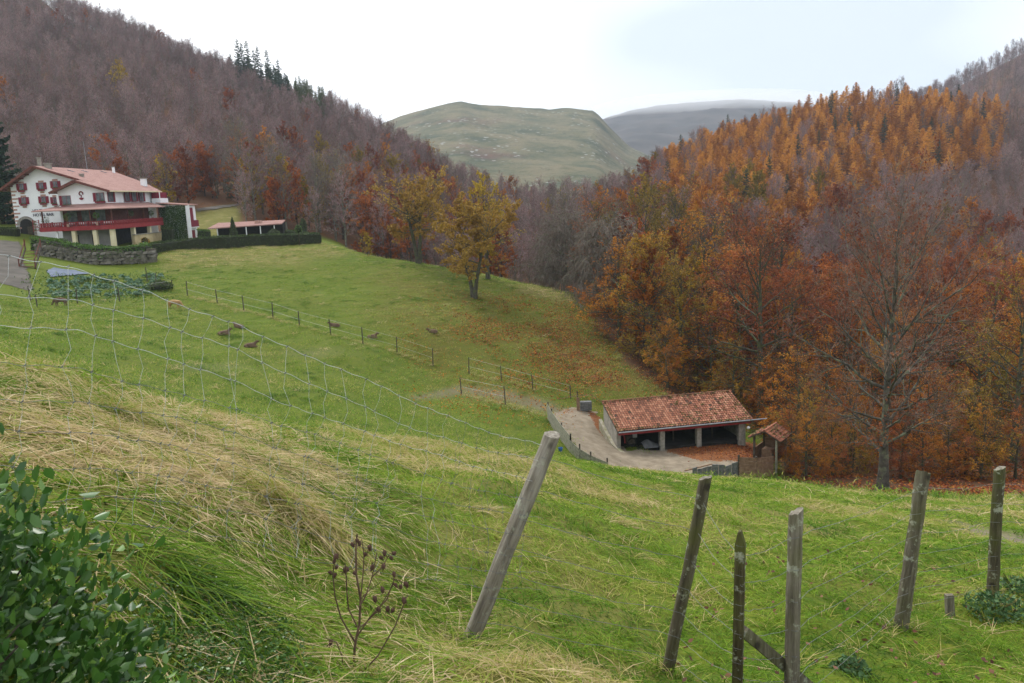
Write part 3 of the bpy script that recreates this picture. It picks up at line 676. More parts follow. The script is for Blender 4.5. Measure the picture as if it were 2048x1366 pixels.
# middle valley behind the meadow
X, Y = poisson(140, 330, -10, 12, 5.6, 2); Z = gh(X, Y); U, V = proj(np.stack([X, Y, Z + 7], -1))
ok = (U > 640) & (U < 1330) & (V > 300) & (Y > 139 + 16 * smooth(1000, 700, U)); X, Y, U, V = X[ok], Y[ok], U[ok], V[ok]
nz = fbm(X * 0.03 + 8, Y * 0.03, 3); rr_ = rngF.rand(len(X)); key = np.full(len(X), 'bare', object)
key[(nz > 0.50) & (rr_ < 0.42)] = 'russet'; key[(rr_ > 0.92)] = 'copper'; key[(rr_ > 0.96)] = 'olive'
key[(U > 1030) & (U < 1280) & (rr_ < 0.5)] = 'bare'
put(key, X, Y, 0.50 + 0.32 * rngF.rand(len(X)), 4)
# right valley floor and lower slope
X, Y = poisson(98, 262, 3, 37, 6.2, 6); Z = gh(X, Y); U, V = proj(np.stack([X, Y, Z + 7], -1))
ok = (U > 1190) & (U < 2150) & ~((Y < 140) & (U < 1180 + (140 - Y) * 2.2)) ; X, Y, U, V = X[ok], Y[ok], U[ok], V[ok]
rr_ = rngF.rand(len(X)); nz = fbm(X * 0.03 + 2, Y * 0.03 + 7, 3); key = np.full(len(X), 'bare', object)
dn = smooth(430, 600, V)
key[rr_ < 0.10 + 0.62 * dn] = 'russet'; key[(rr_ > 0.90 - 0.12 * dn)] = 'copper'; key[(rr_ > 0.96 - 0.1 * (U < 1450))] = 'olive'
_e = np.interp(U, [1300, 1400, 1500, 1560, 1640, 1700, 1850, 2010, 2100], [400, 425, 440, 425, 400, 375, 355, 345, 310])
key[(V < _e + (nz - .5) * 90) & (U > 1335) & (U < 2000) & (rr_ < .9)] = 'larch'
key[(U < 1420) & (rr_ > 0.55) & (Y < 170)] = 'olive'; key[(U < 1420) & (rr_ > 0.80)] = 'copper'
put(key, X, Y, 0.58 + 0.34 * rngF.rand(len(X)), 7)
for (u, v, Yd, kk, sc) in [(1985, 520, 175, 'gold', .75), (1745, 470, 215, 'larch', .95), (1730, 480, 213, 'larch', .95), (1890, 470, 230, 'olive', .7), (2040, 560, 160, 'copper', .7), (1700, 430, 235, 'larch', .9), (1212, 470, 150, 'olive', 1.0), (1290, 440, 175, 'olive', 1.1)]:
    p = at(u, v, Yd); put(kk, np.array([p[0]]), np.array([p[1]]), np.array([sc]), int(u) + 1)
# larch hill
X, Y = poisson(225, 432, 9, 36, 5.0, 8); Z = gh(X, Y); U, V = proj(np.stack([X, Y, Z + 7], -1))
edge = np.interp(U, [1300, 1400, 1500, 1560, 1640, 1700, 1850, 2010, 2100], [400, 425, 440, 425, 395, 370, 355, 345, 310])
lar = (V < edge + (fbm(X * .03, Y * .03, 3) - .5) * 120) & (U > 1325) & (U < 2025 - (V - 160) * 0.12)
ok = (U > 1310) & (U < 2200) & (V > 90) & (lar | (np.hypot(X, Y) > 262)); X, Y, U, V, lar = X[ok], Y[ok], U[ok], V[ok], lar[ok]
key = np.full(len(X), 'bare', object); key[lar] = 'larch'; rr_ = rngF.rand(len(X)); key[lar & (rr_ < 0.10)] = 'bare'; key[lar & (rr_ > 0.975)] = 'spruce'
put(key, X, Y, np.where(lar, 0.50, 0.5) + np.where(lar, .38, .26) * rngF.rand(len(X)) ** 1.3, 9)
# the ridge behind
_rv = RV.reshape(-1, 3); _sel = np.random.RandomState(3).choice(len(_rv), 1900, replace=False); _far = [p + np.random.RandomState(int(abs(p[0]) * 10) % 9999).normal(size=3) * (4, 4, 0) for p in _rv[_sel] if p[2] > -5 and p[1] < 860]
# biggest in the picture first; up to 300 of a kind are individuals, the rest one mass per kind
NAMES = {'bare': ("bare_beech", "bare grey-purple beech tree in the autumn wood", "bare beeches in the woods"), 'russet': ("russet_beech", "beech tree with red-brown autumn leaves in the wood", "russet beeches in the woods"),
         'copper': ("copper_beech", "tree with coppery orange autumn leaves in the wood", "copper coloured trees in the woods"), 'olive': ("olive_leaved_tree", "tree with olive green to brown leaves in the wood", "olive coloured trees in the woods"),
         'gold': ("golden_tree", "small golden yellow tree standing out of the wood", "golden trees in the woods"), 'larch': ("larch_tree", "orange autumn larch on the right hillside", "larches on the right hillside"),
         'spruce': ("spruce_tree", "dark green spruce on a hillside", "spruces on the hillsides"), 'pine': ("pale_conifer", "paler green conifer on the left skyline", "pale conifers on the skyline")}
def forest_build():
    bykey = {}
    for t in trees: bykey.setdefault(t[0], []).append(t)
    for key, L in bykey.items():
        for t in L:
            u, v = proj(np.array([t[1], t[2], t[3] + 8])); t.append(t[4] / t[2] * (1.0 if -60 < u < 2110 and v > -60 else 0.02))
        L.sort(key=lambda t: -t[-1]); nm, lb, gr = NAMES[key]
        for t in L[:300]:
            zu = proj(np.array([t[1], t[2], t[3] + 6]))[0]
            zone = "the left hillside above the hotel" if zu < 640 and t[2] > 178 else "the wood's edge behind the hotel garden" if zu < 640 else "the valley behind the meadow" if zu < 1180 else "the right-hand valley wood" if t[2] < 262 else "the right-hand hill"
            l2 = lb.split(" in the")[0].split(" on ")[0].split(" standing")[0] + (" at " if zone.startswith("the wood's edge") else " on " if "hill" in zone else " in ") + zone
            place_tree(nm, key, t[1:4], t[4], t[5], l2, gr.split(" in the")[0].split(" on the")[0] + (" at " if zone.startswith("the wood's edge") else " on " if "hill" in zone else " in ") + zone, parts=t[2] < 185, var=t[6])
        rest = L[300:]
        if key == 'bare': rest = rest + [['bare', p[0], p[1], p[2], 0.7 + 0.4 * random.Random(int(p[0] * 7)).random(), p[0], int(abs(p[0])) % 3, 0] for p in _far]
        if rest:
            A = np.array([t[1:7] for t in rest], float)
            nv = len(SPEC[key].parts); scatter(nm + "_wood", [SPEC[key].mesh('tree', q) for q in range(nv)], A[:, :3], A[:, 4], A[:, 3], (A[:, 5].astype(int) % nv), "more " + lb.replace(" tree", " trees").replace(" larch ", " larches "))
forest_build()
# ------------------------------------------------------------------ yard, tiled shed and little hut in the hollow
def wpart(mb, name, mat, parent, smooth=False, **kw):
    """a part whose shape was written in world coordinates"""
    o = mb.build(name, mat, parent, smooth, **kw); o.location = -parent.location; return o
TILE = leaf_mat("clay_tiles", [(0.0, (0.06, 0.040, 0.028)), (0.25, (0.17, 0.070, 0.045)), (0.6, (0.29, 0.115, 0.068)), (0.9, (0.40, 0.20, 0.125))], 0, 0.9)
STONE = simple("rubble_stone", (0.20, 0.185, 0.16), (0.34, 0.32, 0.28), 4.0, 0.95, 0.04)
CONCR = simple("grey_render", (0.20, 0.185, 0.155), (0.31, 0.29, 0.25), 2.0, 0.95, 0.01)
DARKWOOD = simple("dark_weathered_wood", (0.045, 0.036, 0.028), (0.10, 0.082, 0.065), 6.0, 0.9, 0.02)
GREYWOOD = simple("grey_green_boards", (0.17, 0.17, 0.125), (0.29, 0.28, 0.22), 5.0, 0.9, 0.01)
BROWNWOOD = simple("brown_boards", (0.16, 0.095, 0.06), (0.26, 0.165, 0.11), 4.0, 0.9, 0.01)
SLATE = simple("dark_slate_slabs", (0.075, 0.078, 0.080), (0.17, 0.17, 0.165), 5.0, 0.85, 0.03)
ZINC = simple("zinc", (0.24, 0.25, 0.27), (0.34, 0.35, 0.37), 3.0, 0.6, 0, 0.5)
REDPAINT = simple("dark_red_paint", (0.22, 0.018, 0.022), (0.30, 0.03, 0.035), 3.0, 0.6, 0, 0.4)
WHITE = simple("white_limewash", (0.74, 0.75, 0.77), (0.82, 0.83, 0.84), 0.7, 0.9)
MOSS = leaf_mat("moss_cushions", [(0.0, (0.05, 0.045, 0.02)), (0.6, (0.12, 0.11, 0.035)), (1.0, (0.20, 0.17, 0.07))], 0, 0.95)
BLACK = simple("black_and_inside_shade", (0.015, 0.014, 0.013), (0.03, 0.028, 0.026), 2.0, 0.95)  # shade of deep interiors painted as near-black; also plain black wheels

ym, n, out = new_mat("yard_concrete")
vec = pos(n); f1 = noise(n, 1.2, 5, 0.6, vec); f2 = noise(n, 4.5, 2, 0.8, vec)
col = ramp(n, [(0.3, (0.155, 0.125, 0.09)), (0.7, (0.27, 0.225, 0.165))], f1)
lt = ramp(n, [(0.25, (0.070, 0.030, 0.015)), (0.5, (0.16, 0.062, 0.026)), (0.75, (0.25, 0.115, 0.045))], f2)
lf = math_n(n, 'GREATER_THAN', math_n(n, 'ADD', math_n(n, 'MULTIPLY', attr(n, "leaf"), 0.7), math_n(n, 'ADD', math_n(n, 'MULTIPLY', f2, 0.5), math_n(n, 'MULTIPLY', f1, 0.35))), 0.88)
col = mix_c(n, lf, col, lt); principled(n, out, col, 0.95, f2, 0.02, 0.1)
gx, gy = np.meshgrid(np.arange(2.0, 24, 0.13), np.arange(61.5, 86, 0.13)); gz = gh(gx, gy) + 0.05
pu, pv_ = proj(np.stack([gx, gy, gz], -1))
yp = [(1098, 826), (1128, 818), (1160, 812), (1195, 822), (1225, 865), (1258, 905), (1330, 890), (1480, 880), (1545, 895), (1530, 925), (1470, 945), (1380, 975), (1280, 975), (1205, 945), (1160, 905), (1118, 855)]
ins = px_mask(yp, pu + (fbm(gx * .9, gy * .9, 3) - .5) * 14, pv_ + (fbm(gx * .9 + 7, gy * .9, 3) - .5) * 10, 0.01) > 0.5
ix = np.arange(gx.size).reshape(gx.shape); cell = ins[:-1, :-1] & ins[1:, :-1] & ins[:-1, 1:] & ins[1:, 1:]
q = np.stack([ix[:-1, :-1], ix[:-1, 1:], ix[1:, 1:], ix[1:, :-1]], -1)[cell]
used, inv = np.unique(q, return_inverse=True); b = MB(); b.add(np.stack([gx, gy, gz], -1).reshape(-1, 3)[used], inv.reshape(-1, 4))
yard = b.build("concrete_yard", ym, smooth=True, kind="structure", label="pale concrete ramp and yard strewn with brown leaves")
yl = np.maximum(px_mask([(1330, 880), (1500, 875), (1540, 900), (1500, 925), (1400, 925), (1330, 905)], pu, pv_, 16), 0.8 * px_mask([(1170, 815), (1200, 825), (1240, 885), (1225, 895), (1190, 860)], pu, pv_, 8))
yl = np.maximum(yl, 0.6 * px_mask([(1110, 815), (1160, 812), (1165, 826), (1120, 832)], pu, pv_, 6))
a_ = yard.data.attributes.new("leaf", 'FLOAT', 'POINT'); a_.data.foreach_set("value", yl.ravel()[used].astype(np.float32))

rg = np.random.RandomState(77)
SH_A = radians(9.6)
shed = empty("tiled_shed", (9.0, 69.3, -22.5), SH_A, "open-fronted farm shed with mossy red tiled roof beside the yard", "shed")
Lx, E0, E1, ZE, ZR = 12.2, -0.55, 4.25, 2.08, 3.55
def rz_(y): return ZE + (ZR - ZE) * (y - E0) / (E1 - E0)
b = MB(); b.prism([(-0.3, E0, ZE - .14), (-0.3, E1, ZR - .14), (-0.3, E1, ZR - .02), (-0.3, E0, ZE - .02)], (Lx + .3, 0, 0)); b.build("roof_deck", DARKWOOD, shed)
# barrel tiles, each a tapered half-round piece laid over the next
b = MB(); rows, colsn = 15, 54; ang = np.linspace(0, pi, 6)
for i in range(colsn):
    x = -0.3 + (i + .5) * (Lx + .3) / colsn; cs = rg.rand()
    for j in range(rows):
        y0 = E0 + (E1 - E0) * j / rows - 0.03; y1 = y0 + (E1 - E0) / rows + 0.07; zz = 0.012 * (rg.rand() - .3); xo = rg.normal() * 0.008
        V = []
        for (yy, rr0, up) in ((y0, 0.115, 0.045), (y1, 0.095, 0.0)):
            for a in ang: V.append((x + xo + rr0 * cos(a), yy, rz_(yy) + up + zz + rr0 * 0.8 * sin(a)))
        b.add(V, [(k, k + 1, 7 + k, 6 + k) for k in range(5)], np.clip(0.25 + 0.35 * cs + 0.55 * (rg.rand() - .35) - 0.5 * (rg.rand() < .06) + 0.12 * fbm(i * .2, j * .2, 2), 0, 1))
b.build("roof_tiles", TILE, shed, kind="stuff")
for k in range(16):
    x0 = -0.3 + k * (Lx + .3) / 16; bb = MB(); V = []
    for xx, r0 in ((x0, .15), (x0 + (Lx + .3) / 16 + .05, .125)):
        for a in ang: V.append((xx, E1 + r0 * cos(a), ZR + .03 + r0 * sin(a)))
    bb.add(V, [(q_, q_ + 1, 7 + q_, 6 + q_) for q_ in range(5)], 0.15 + .3 * rg.rand()); bb.build("ridge_tile", TILE, shed)
def cushion(P, size, count, rng, squash=0.5):
    C = np.repeat(np.array(P), count, 0) + rng.normal(size=(len(P) * count, 3)) * size * np.array([1, 1, squash]); return C
b = MB(); mp_ = [(x, E0 + .12 + .1 * rg.rand(), rz_(E0 + .15) + .10) for x in np.arange(0, 12, .16) if rg.rand() < .8] + [(-.2 + .1 * rg.rand(), y, rz_(y) + .10) for y in np.arange(E0, E1, .2)] + [(11.9, y, rz_(y) + .1) for y in np.arange(E0, E1, .25)] + [(x, E1 - .12, ZR + .1) for x in np.arange(0, 12, .22)]
mp_ += [(6 + 6 * rg.rand(), E0 + 4.6 * rg.rand(), 0) for _ in range(90)]; mp_ = [(x, y, z or rz_(y) + .10) for x, y, z in mp_]
C = cushion(mp_, 0.09, 9, rg, .4); b.leaves(C, np.full(len(C), .13), rg, tint=rg.rand(len(C)), aspect=.8, flat=.5); b.build("roof_moss", MOSS, shed, kind="stuff")
b = MB(); b.tubes(np.array([[(x, E0 - .09, ZE - .05 + .005 * x) for x in (-.25, 4, 8, 12, 13.4)]]), np.full((1, 5), .055), 8, cap=True); b.build("gutter", ZINC, shed)
b = MB(); b.bar((-.2, E0 + .2, ZE - .26), (12, E0 + .2, ZE - .24), .16, .2); b.build("eave_beam", REDPAINT, shed)
for x, wv in ((3.85, .42), (7.25, .40), (11.2, .45)):
    b = MB(); b.box(x - wv / 2, x + wv / 2, -.2, .25, -.3, ZE - .16); o = b.build("pillar", STONE, shed)
b = MB(); b.box(-.05, 11.6, 4.0, 4.3, -.5, ZR - .2); b.build("back_wall", BLACK, shed)  # stone wall coloured black, the deep bay's shade put into its colour
for x0, x1 in ((-.25, .1), (11.45, 11.7)):
    b = MB(); b.prism([(x0, 0.0, -.5), (x0, 4.0, -.5), (x0, 4.0, rz_(4.0) - .18), (x0, 0.0, rz_(0) - .18)], (x1 - x0, 0, 0)); b.build("side_wall", CONCR, shed)
for x in (3.9, 7.3):
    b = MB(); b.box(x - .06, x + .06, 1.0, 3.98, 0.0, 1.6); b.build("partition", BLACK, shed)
for x in (5.5, 9.2):
    b = MB(); b.box(x - .05, x + .05, 1.5, 1.62, 0, 2.2); b.build("inner_post", DARKWOOD, shed)
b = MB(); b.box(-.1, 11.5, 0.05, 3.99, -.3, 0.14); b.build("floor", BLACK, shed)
# things standing under the roof
def shed_pt(x, y, z=0.15): return (9.0 + x * cos(SH_A) - y * sin(SH_A), 69.3 + x * sin(SH_A) + y * cos(SH_A), -22.5 + z)
mach = empty("farm_machine", shed_pt(1.2, .8), SH_A, "old farm machine with curved red guard in the shed's left bay", "machine")
b = MB(); a = np.linspace(-.2, 2.6, 10); b.tubes(np.stack([-.75 + .1 * np.cos(a), -.55 * np.cos(a), .75 + .65 * np.sin(a)], -1)[None], np.full((1, 10), .05), 6); b.build("red_guard", REDPAINT, mach)
b = MB(); b.box(-.25, .55, .2, .9, .25, 1.0); b.build("body", DARKWOOD, mach)
b = MB(); b.box(.25, .62, -.1, .15, .9, 1.35); b.build("grey_tank", ZINC, mach)
for yy in (.1, .9):
    b = MB(); a = np.linspace(0, 2 * pi, 13); b.tubes(np.stack([.2 + .38 * np.cos(a), np.full(13, yy), .42 + .38 * np.sin(a)], -1)[None], np.full((1, 13), .06), 6); b.build("wheel", BLACK, mach)
tarp = MB(); tx, ty = np.meshgrid(np.linspace(0, 1.5, 14), np.linspace(0, 1.3, 12)); tz = .06 + .5 * np.exp(-((tx - .5) ** 2 + (ty - 1.0) ** 2) * 3) + .12 * fbm(tx * 4, ty * 4, 3)
ix = np.arange(tx.size).reshape(tx.shape); tarp.add(np.stack([tx, ty, tz], -1).reshape(-1, 3), np.stack([ix[:-1, :-1], ix[:-1, 1:], ix[1:, 1:], ix[1:, :-1]], -1).reshape(-1, 4))
tarp.build("tarpaulin", simple("grey_tarpaulin", (.09, .095, .10), (.15, .155, .16), 3, .9), smooth=True, loc=shed_pt(2.2, -.3), rz=SH_A, label="crumpled grey tarpaulin at the foot of the shed's first pillar", cat="tarpaulin")
# sloping mossy kerb wall between ramp and shed
b = MB(); pts = [shed_pt(-.55, 4.6, 1.9), shed_pt(-.55, 2.4, 1.15), shed_pt(-.5, .6, .65), shed_pt(-.1, -.9, .32), shed_pt(.9, -1.9, .16)]
for p, q in zip(pts[:-1], pts[1:]):
    p = np.array(p); q = np.array(q); b.prism([p + (0, 0, -1.2), q + (0, 0, -1.2), q, p], np.cross(q - p, (0, 0, 1)) / np.linalg.norm(q - p) * -.30)
b.build("kerb_wall", simple("mossy_render", (.20, .19, .10), (.34, .31, .25), 2.5, .95, .02), label="low mossy sloping wall between the ramp and the shed", cat="wall")

# hut
HUT = (21.2, 66.2, float(gh(21.2, 66.2)) + 0.0); HZ = -22.75
hut = empty("tiled_hut", (21.2, 66.4, HZ), radians(-38), "little open hut with two-sided tiled roof at the shed's right end", "hut"); hut.scale = (1.1, 1.1, 1.05)
def slope_roof(parent, x0, x1, half, zr, ze, cols, rws):
    """two-sided roof, ridge along y"""
    for s in (-1, 1):
        b = MB(); b.prism([(0, x0, zr - .1), (s * half, x0, ze - .1), (s * half, x0, ze - .04), (0, x0, zr - .04)], (0, x1 - x0, 0)); b.build("roof_board", DARKWOOD, parent)
        b = MB()
        for i in range(cols):
            y = x0 + (i + .5) * (x1 - x0) / cols
            for j in range(rws):
                d0 = half * (1 - j / rws) + .03; d1 = half * (1 - (j + 1) / rws) - .02; V = []
                for dd, r0, up in ((d0, .105, .035), (d1, .09, 0)):
                    for a in ang: V.append((s * dd, y + r0 * cos(a), zr + (ze - zr) * dd / half + up + r0 * .7 * sin(a)))
                b.add(V, [(k, k + 1, 7 + k, 6 + k) if s < 0 else (k + 1, k, 6 + k, 7 + k) for k in range(5)], np.clip(.25 + .5 * (rg.rand() - .2), 0, 1))
        b.build("roof_tiles", TILE, parent, kind="stuff")
    b = MB(); b.tubes(np.array([[(0, y, zr + .02) for y in np.linspace(x0, x1, 6)]]), np.full((1, 6), .10), 7, tint=.6); b.build("ridge", TILE, parent)
    pts = [(s_ * half * rg.rand(), x0 + (x1 - x0) * rg.rand()) for s_ in (-1, 1) for _ in range(26)]
    C = cushion([(x, y, zr + (ze - zr) * abs(x) / half + .1) for x, y in pts], .08, 6, rg, .3); b = MB(); b.leaves(C, np.full(len(C), .12), rg, tint=rg.rand(len(C)), aspect=.8, flat=.5); b.build("roof_moss", MOSS, parent, kind="stuff")
slope_roof(hut, -1.25, 1.25, 1.25, 2.75, 2.05, 11, 5)
for x in (-.85, .85):
    for y in (-1.0, 1.0):
        b = MB(); b.box(x - .07, x + .07, y - .07, y + .07, -.6, 2.2); b.build("corner_post", DARKWOOD if x < 0 else GREYWOOD, hut)
for k in range(6):
    b = MB(); b.box(-.92, -.86, -.95, .95, k * .2, k * .2 + .185); b.build("board", BROWNWOOD, hut)
    b = MB(); b.box(-.8, .8, .96, 1.01, k * .26, k * .26 + .25); b.build("board", BROWNWOOD, hut)
b = MB(); b.box(-.6, .2, -.2, .6, 0, .9); b.build("feed_bin", BROWNWOOD, hut)
rr = empty("round_bowl", shed_pt(11.75, -.45, 1.35), 0, "small white enamel bowl hanging at the shed's right corner", "bowl")  # plain white bowl, not a lamp
b = MB(); a = np.linspace(0, pi / 2, 6)
for i in range(5): pass
b.tubes(np.array([[(0, -.16 * sin(t), .16 * cos(t)) for t in a]]) * 0 + np.array([[(0, 0, z) for z in np.linspace(-.16, .16, 6)]]), np.array([[.02, .11, .155, .155, .11, .02]]), 10); b.build("bowl", WHITE, rr, smooth=True)

# board fences round the yard
def fence_run(name, label, base, h, mat, pmat, nb, post_w=.11, gap=.02, over=.1, lean=0.0):
    base = [np.array(p, float) for p in base]; f = empty(name, base[0], 0, label, "fence")
    for i, p in enumerate(base):
        b = MB(); b.box(p[0] - post_w / 2, p[0] + post_w / 2, p[1] - post_w / 2, p[1] + post_w / 2, p[2] - .4, p[2] + h + over * (1 + .5 * rg.rand())); wpart(b, "post", pmat, f)
    for p, q in zip(base[:-1], base[1:]):
        d = (q - p) / np.linalg.norm(q - p); nrm = np.cross(d, (0, 0, 1)); off = nrm * (post_w / 2 + .02)
        for k in range(nb):
            z = (k + .5) * h / nb; b = MB(); b.bar(p + off + (0, 0, z + .02 * rg.normal() * .5), q + off + (0, 0, z + .01 * rg.normal()), .03, h / nb - gap); wpart(b, "board", mat, f)
    return f
fl = [hit(u, v, 50) for u, v in ((1097, 838), (1104, 852), (1124, 882), (1142, 905), (1160, 922), (1182, 936), (1215, 950))]
fence_run("board_fence", "weathered grey-green board fence along the left side of the ramp", fl[:4], 1.45, GREYWOOD, DARKWOOD, 6)
fence_run("board_fence", "lower board fence with dark posts curving round the ramp's foot", fl[3:], 1.05, GREYWOOD, DARKWOOD, 4, over=.25)
pr = [at(1385, 975, 62.0), at(1424, 975, 62.4), at(1476, 965, 63.2)]
for p in pr: p[2] = gh(p[0], p[1])
sf = empty("slate_wall", pr[0], 0, "row of upright dark slate slabs closing the front of the yard", "wall")
for p, q in zip(pr[:-1], pr[1:]):
    for k in range(4):
        a0 = np.array(p) + (np.array(q) - p) * k / 4; a1 = np.array(p) + (np.array(q) - p) * (k + .96) / 4; h_ = .95 + .25 * rg.rand(); b = MB(); b.prism([a0 + (0, 0, -.4), a1 + (0, 0, -.4), a1 + (0, 0, h_), a0 + (0, 0, h_ + .1 * rg.normal())], (.02, .09, 0)); wpart(b, "slab", SLATE, sf)
b = MB(); b.bar(np.array(pr[0]) + (-.6, 0, .95), np.array(pr[1]) + (0, -.05, 1.25), .1, .08); wpart(b, "top_rail", BROWNWOOD, sf)
pb = [np.array(pr[2]) + (.05, 0, 0), at(1512, 955, 63.6), at(1545, 940, 65.0)]
for p in pb: p[2] = gh(p[0], p[1]) - .1
fence_run("panel_fence", "brown board panels beside the little hut", pb, 1.75, BROWNWOOD, DARKWOOD, 6, .14)
# gate and post at the ramp's upper end
gt = hit(1156, 822, 60); gate = empty("ramp_gate", gt, 0, "brown board and dark trough gate at the upper end of the ramp", "gate")
b = MB(); b.box(-.12, .18, -.05, .05, -.2, 1.35); b.build("brown_board", BROWNWOOD, gate)
b = MB(); b.box(.25, 1.35, 0, .6, 0, .85); b.build("trough", SLATE, gate)
b = MB(); b.tubes(np.array([[(-1.9, .2, 1.25), (-.1, .1, 1.5), (1.4, .1, 1.55), (2.4, .2, .7)]]), np.full((1, 4), .03), 5); b.build("rail", BROWNWOOD, gate)
b = MB(); b.box(-.05, .05, .3, .4, -.2, 1.9); b.build("post", DARKWOOD, gate)
bk = hit(1121, 903, 50); bkt = empty("blue_bucket", bk, 0, "small blue bucket below the board fence", "bucket")
b = MB(); b.tubes(np.array([[(0, 0, 0), (0, 0, .02), (0, 0, .32)]]), np.array([[.02, .14, .18]]), 10); b.build("pail", simple("blue_plastic", (.03, .12, .45), (.04, .16, .5), 2, .4), bkt, smooth=True)
# ------------------------------------------------------------------ meadow fences, animals
POSTM = simple("post_wood", (0.05, 0.042, 0.033), (0.11, 0.095, 0.075), 8.0, 0.95, 0.01)
WIRE = simple("galvanised_wire", (0.36, 0.38, 0.38), (0.52, 0.54, 0.53), 9.0, 0.55, 0, 0.5)
def post_fence(name, label, px, wires=(0.45, 0.95), wob=0.03, cap=True):
    pts = [np.array(hit(u, v, 26)) for u, v, h in px]; f = empty(name, pts[0], 0, label, "fence")
    tops = []
    for p, (u, v, h) in zip(pts, px):
        H = h / F_PX * p[1] * 1.02; t = p + (rg.normal() * wob * H, rg.normal() * wob * H, H); tops.append(t)
        b = MB(); b.tubes(np.array([[p - (0, 0, .3), p * .5 + t * .5, t]]), np.array([[.062, .058, .052]]), 6, cap=True); wpart(b, "post", POSTM, f)
    for k in wires:
        b = MB(); P = np.array([p + (t - p) * k for p, t in zip(pts, tops)]); b.tubes(P[None], np.full((1, len(P)), .008), 3); wpart(b, "wire", WIRE, f)
    return pts
lineA = post_fence("meadow_fence", "long line of dark stakes running down the middle of the meadow", [(375, 592, 29), (435, 607, 28), (488, 622, 31), (546, 637, 32), (599, 652, 30), (662, 670, 32), (726, 688, 34), (794, 706, 33), (866, 731, 35)])
post_fence("meadow_fence", "two dark stakes on the near side of the meadow path", [(923, 788, 34), (1011, 810, 39)])
post_fence("meadow_fence", "row of dark stakes on the far side of the meadow path", [(938, 748, 34), (1003, 763, 32), (1066, 780, 32), (1141, 797, 28)])
post_fence("garden_fence", "short stakes round the vegetable garden below the hotel", [(62, 602, 30), (75, 615, 26), (155, 607, 30), (240, 603, 28), (345, 578, 18), (312, 568, 22), (295, 563, 28)], wires=(.9,))
# turf ridge along the foot of the long fence: tufts left by the mower
def beast(name, P, rz, pose, s, mat, label):
    """small brown hoofed animal, one continuous skin; pose 'graze' or 'lie'"""
    if pose == 'graze':
        J = [(0, 0, .62), (-.38, 0, .66), (-.52, 0, .58), (.34, 0, .64), (.52, 0, .62), (.68, 0, .42), (.78, 0, .22), (.86, 0, .12),
             (.36, .11, .42), (.37, .12, .22), (.36, .12, .02), (.36, -.11, .42), (.34, -.12, .22), (.33, -.12, .02),
             (-.42, .12, .44), (-.47, .13, .26), (-.44, .13, .02), (-.42, -.12, .44), (-.49, -.13, .26), (-.46, -.13, .02), (-.6, 0, .5), (-.62, 0, .38), (.76, .09, .30), (.76, -.09, .30)]
        Eg = [(0, 1), (1, 2), (0, 3), (3, 4), (4, 5), (5, 6), (6, 7), (3, 8), (8, 9), (9, 10), (3, 11), (11, 12), (12, 13), (1, 14), (14, 15), (15, 16), (1, 17), (17, 18), (18, 19), (2, 20), (20, 21), (6, 22), (6, 23)]
        Rr = [.21, .20, .15, .19, .15, .10, .085, .05, .075, .042, .038, .075, .042, .038, .095, .05, .038, .095, .05, .038, .03, .02, .02, .02]
    else:
        J = [(0, 0, .2), (-.36, 0, .19), (-.5, 0, .15), (.34, 0, .22), (.46, 0, .34), (.56, 0, .5), (.68, 0, .5), (.8, 0, .45),
             (.4, .16, .08), (.62, .17, .05), (.4, -.16, .08), (.6, -.17, .05), (-.3, .2, .1), (-.08, .24, .05), (-.3, -.2, .1), (-.1, -.24, .05), (.56, .1, .58), (.56, -.1, .58)]
        Eg = [(0, 1), (1, 2), (0, 3), (3, 4), (4, 5), (5, 6), (6, 7), (3, 8), (8, 9), (3, 10), (10, 11), (1, 12), (12, 13), (1, 14), (14, 15), (5, 16), (5, 17)]
        Rr = [.2, .19, .12, .18, .12, .09, .075, .045, .07, .04, .07, .04, .1, .045, .1, .045, .02, .02]
    me = bpy.data.meshes.new("body"); me.from_pydata(J, Eg, []); me.materials.append(mat)
    o = empty(name, P, rz, label, "animal", "brown animals in the meadow"); o.scale = (s, s, s)
    bd = link("body", me, o); md = bd.modifiers.new("skin", 'SKIN')
    for i, v in enumerate(me.skin_vertices[0].data): v.radius = (Rr[i], Rr[i]); v.use_root = (i == 0)
    sb = bd.modifiers.new("sub", 'SUBSURF'); sb.levels = 1; sb.render_levels = 1
    return o
TAN = simple("tan_coat", (0.30, 0.17, 0.07), (0.42, 0.27, 0.13), 3, .95); BRN = simple("brown_coat", (0.10, 0.062, 0.040), (0.17, 0.115, 0.080), 3, .95)
beast("grazing_animal", hit(350, 617, 26), radians(-5), 'graze', 1.1, TAN, "tan animal standing in the meadow below the garden's right corner")
beast("grazing_animal", hit(122, 613, 26), radians(180), 'graze', 1.1, BRN, "brown animal grazing beside the vegetable garden stakes")
for (u, v, rzd, lb) in [(478, 656, 150, "brown animal lying in the grass just below the wire's crossing, upper of three"), (447, 670, 20, "brown animal lying in the grass, left of three"), (500, 695, 10, "brown animal lying in the grass, lowest of three"), (671, 654, 190, "brown animal lying behind the fourth stake of the long fence"), (743, 677, 15, "greyish brown animal lying just beyond the long stake fence"), (867, 666, 185, "brown animal lying alone farthest right in the meadow")]:
    beast("resting_animal", hit(u, v, 26), radians(rzd), 'lie', 1.05, BRN, lb)
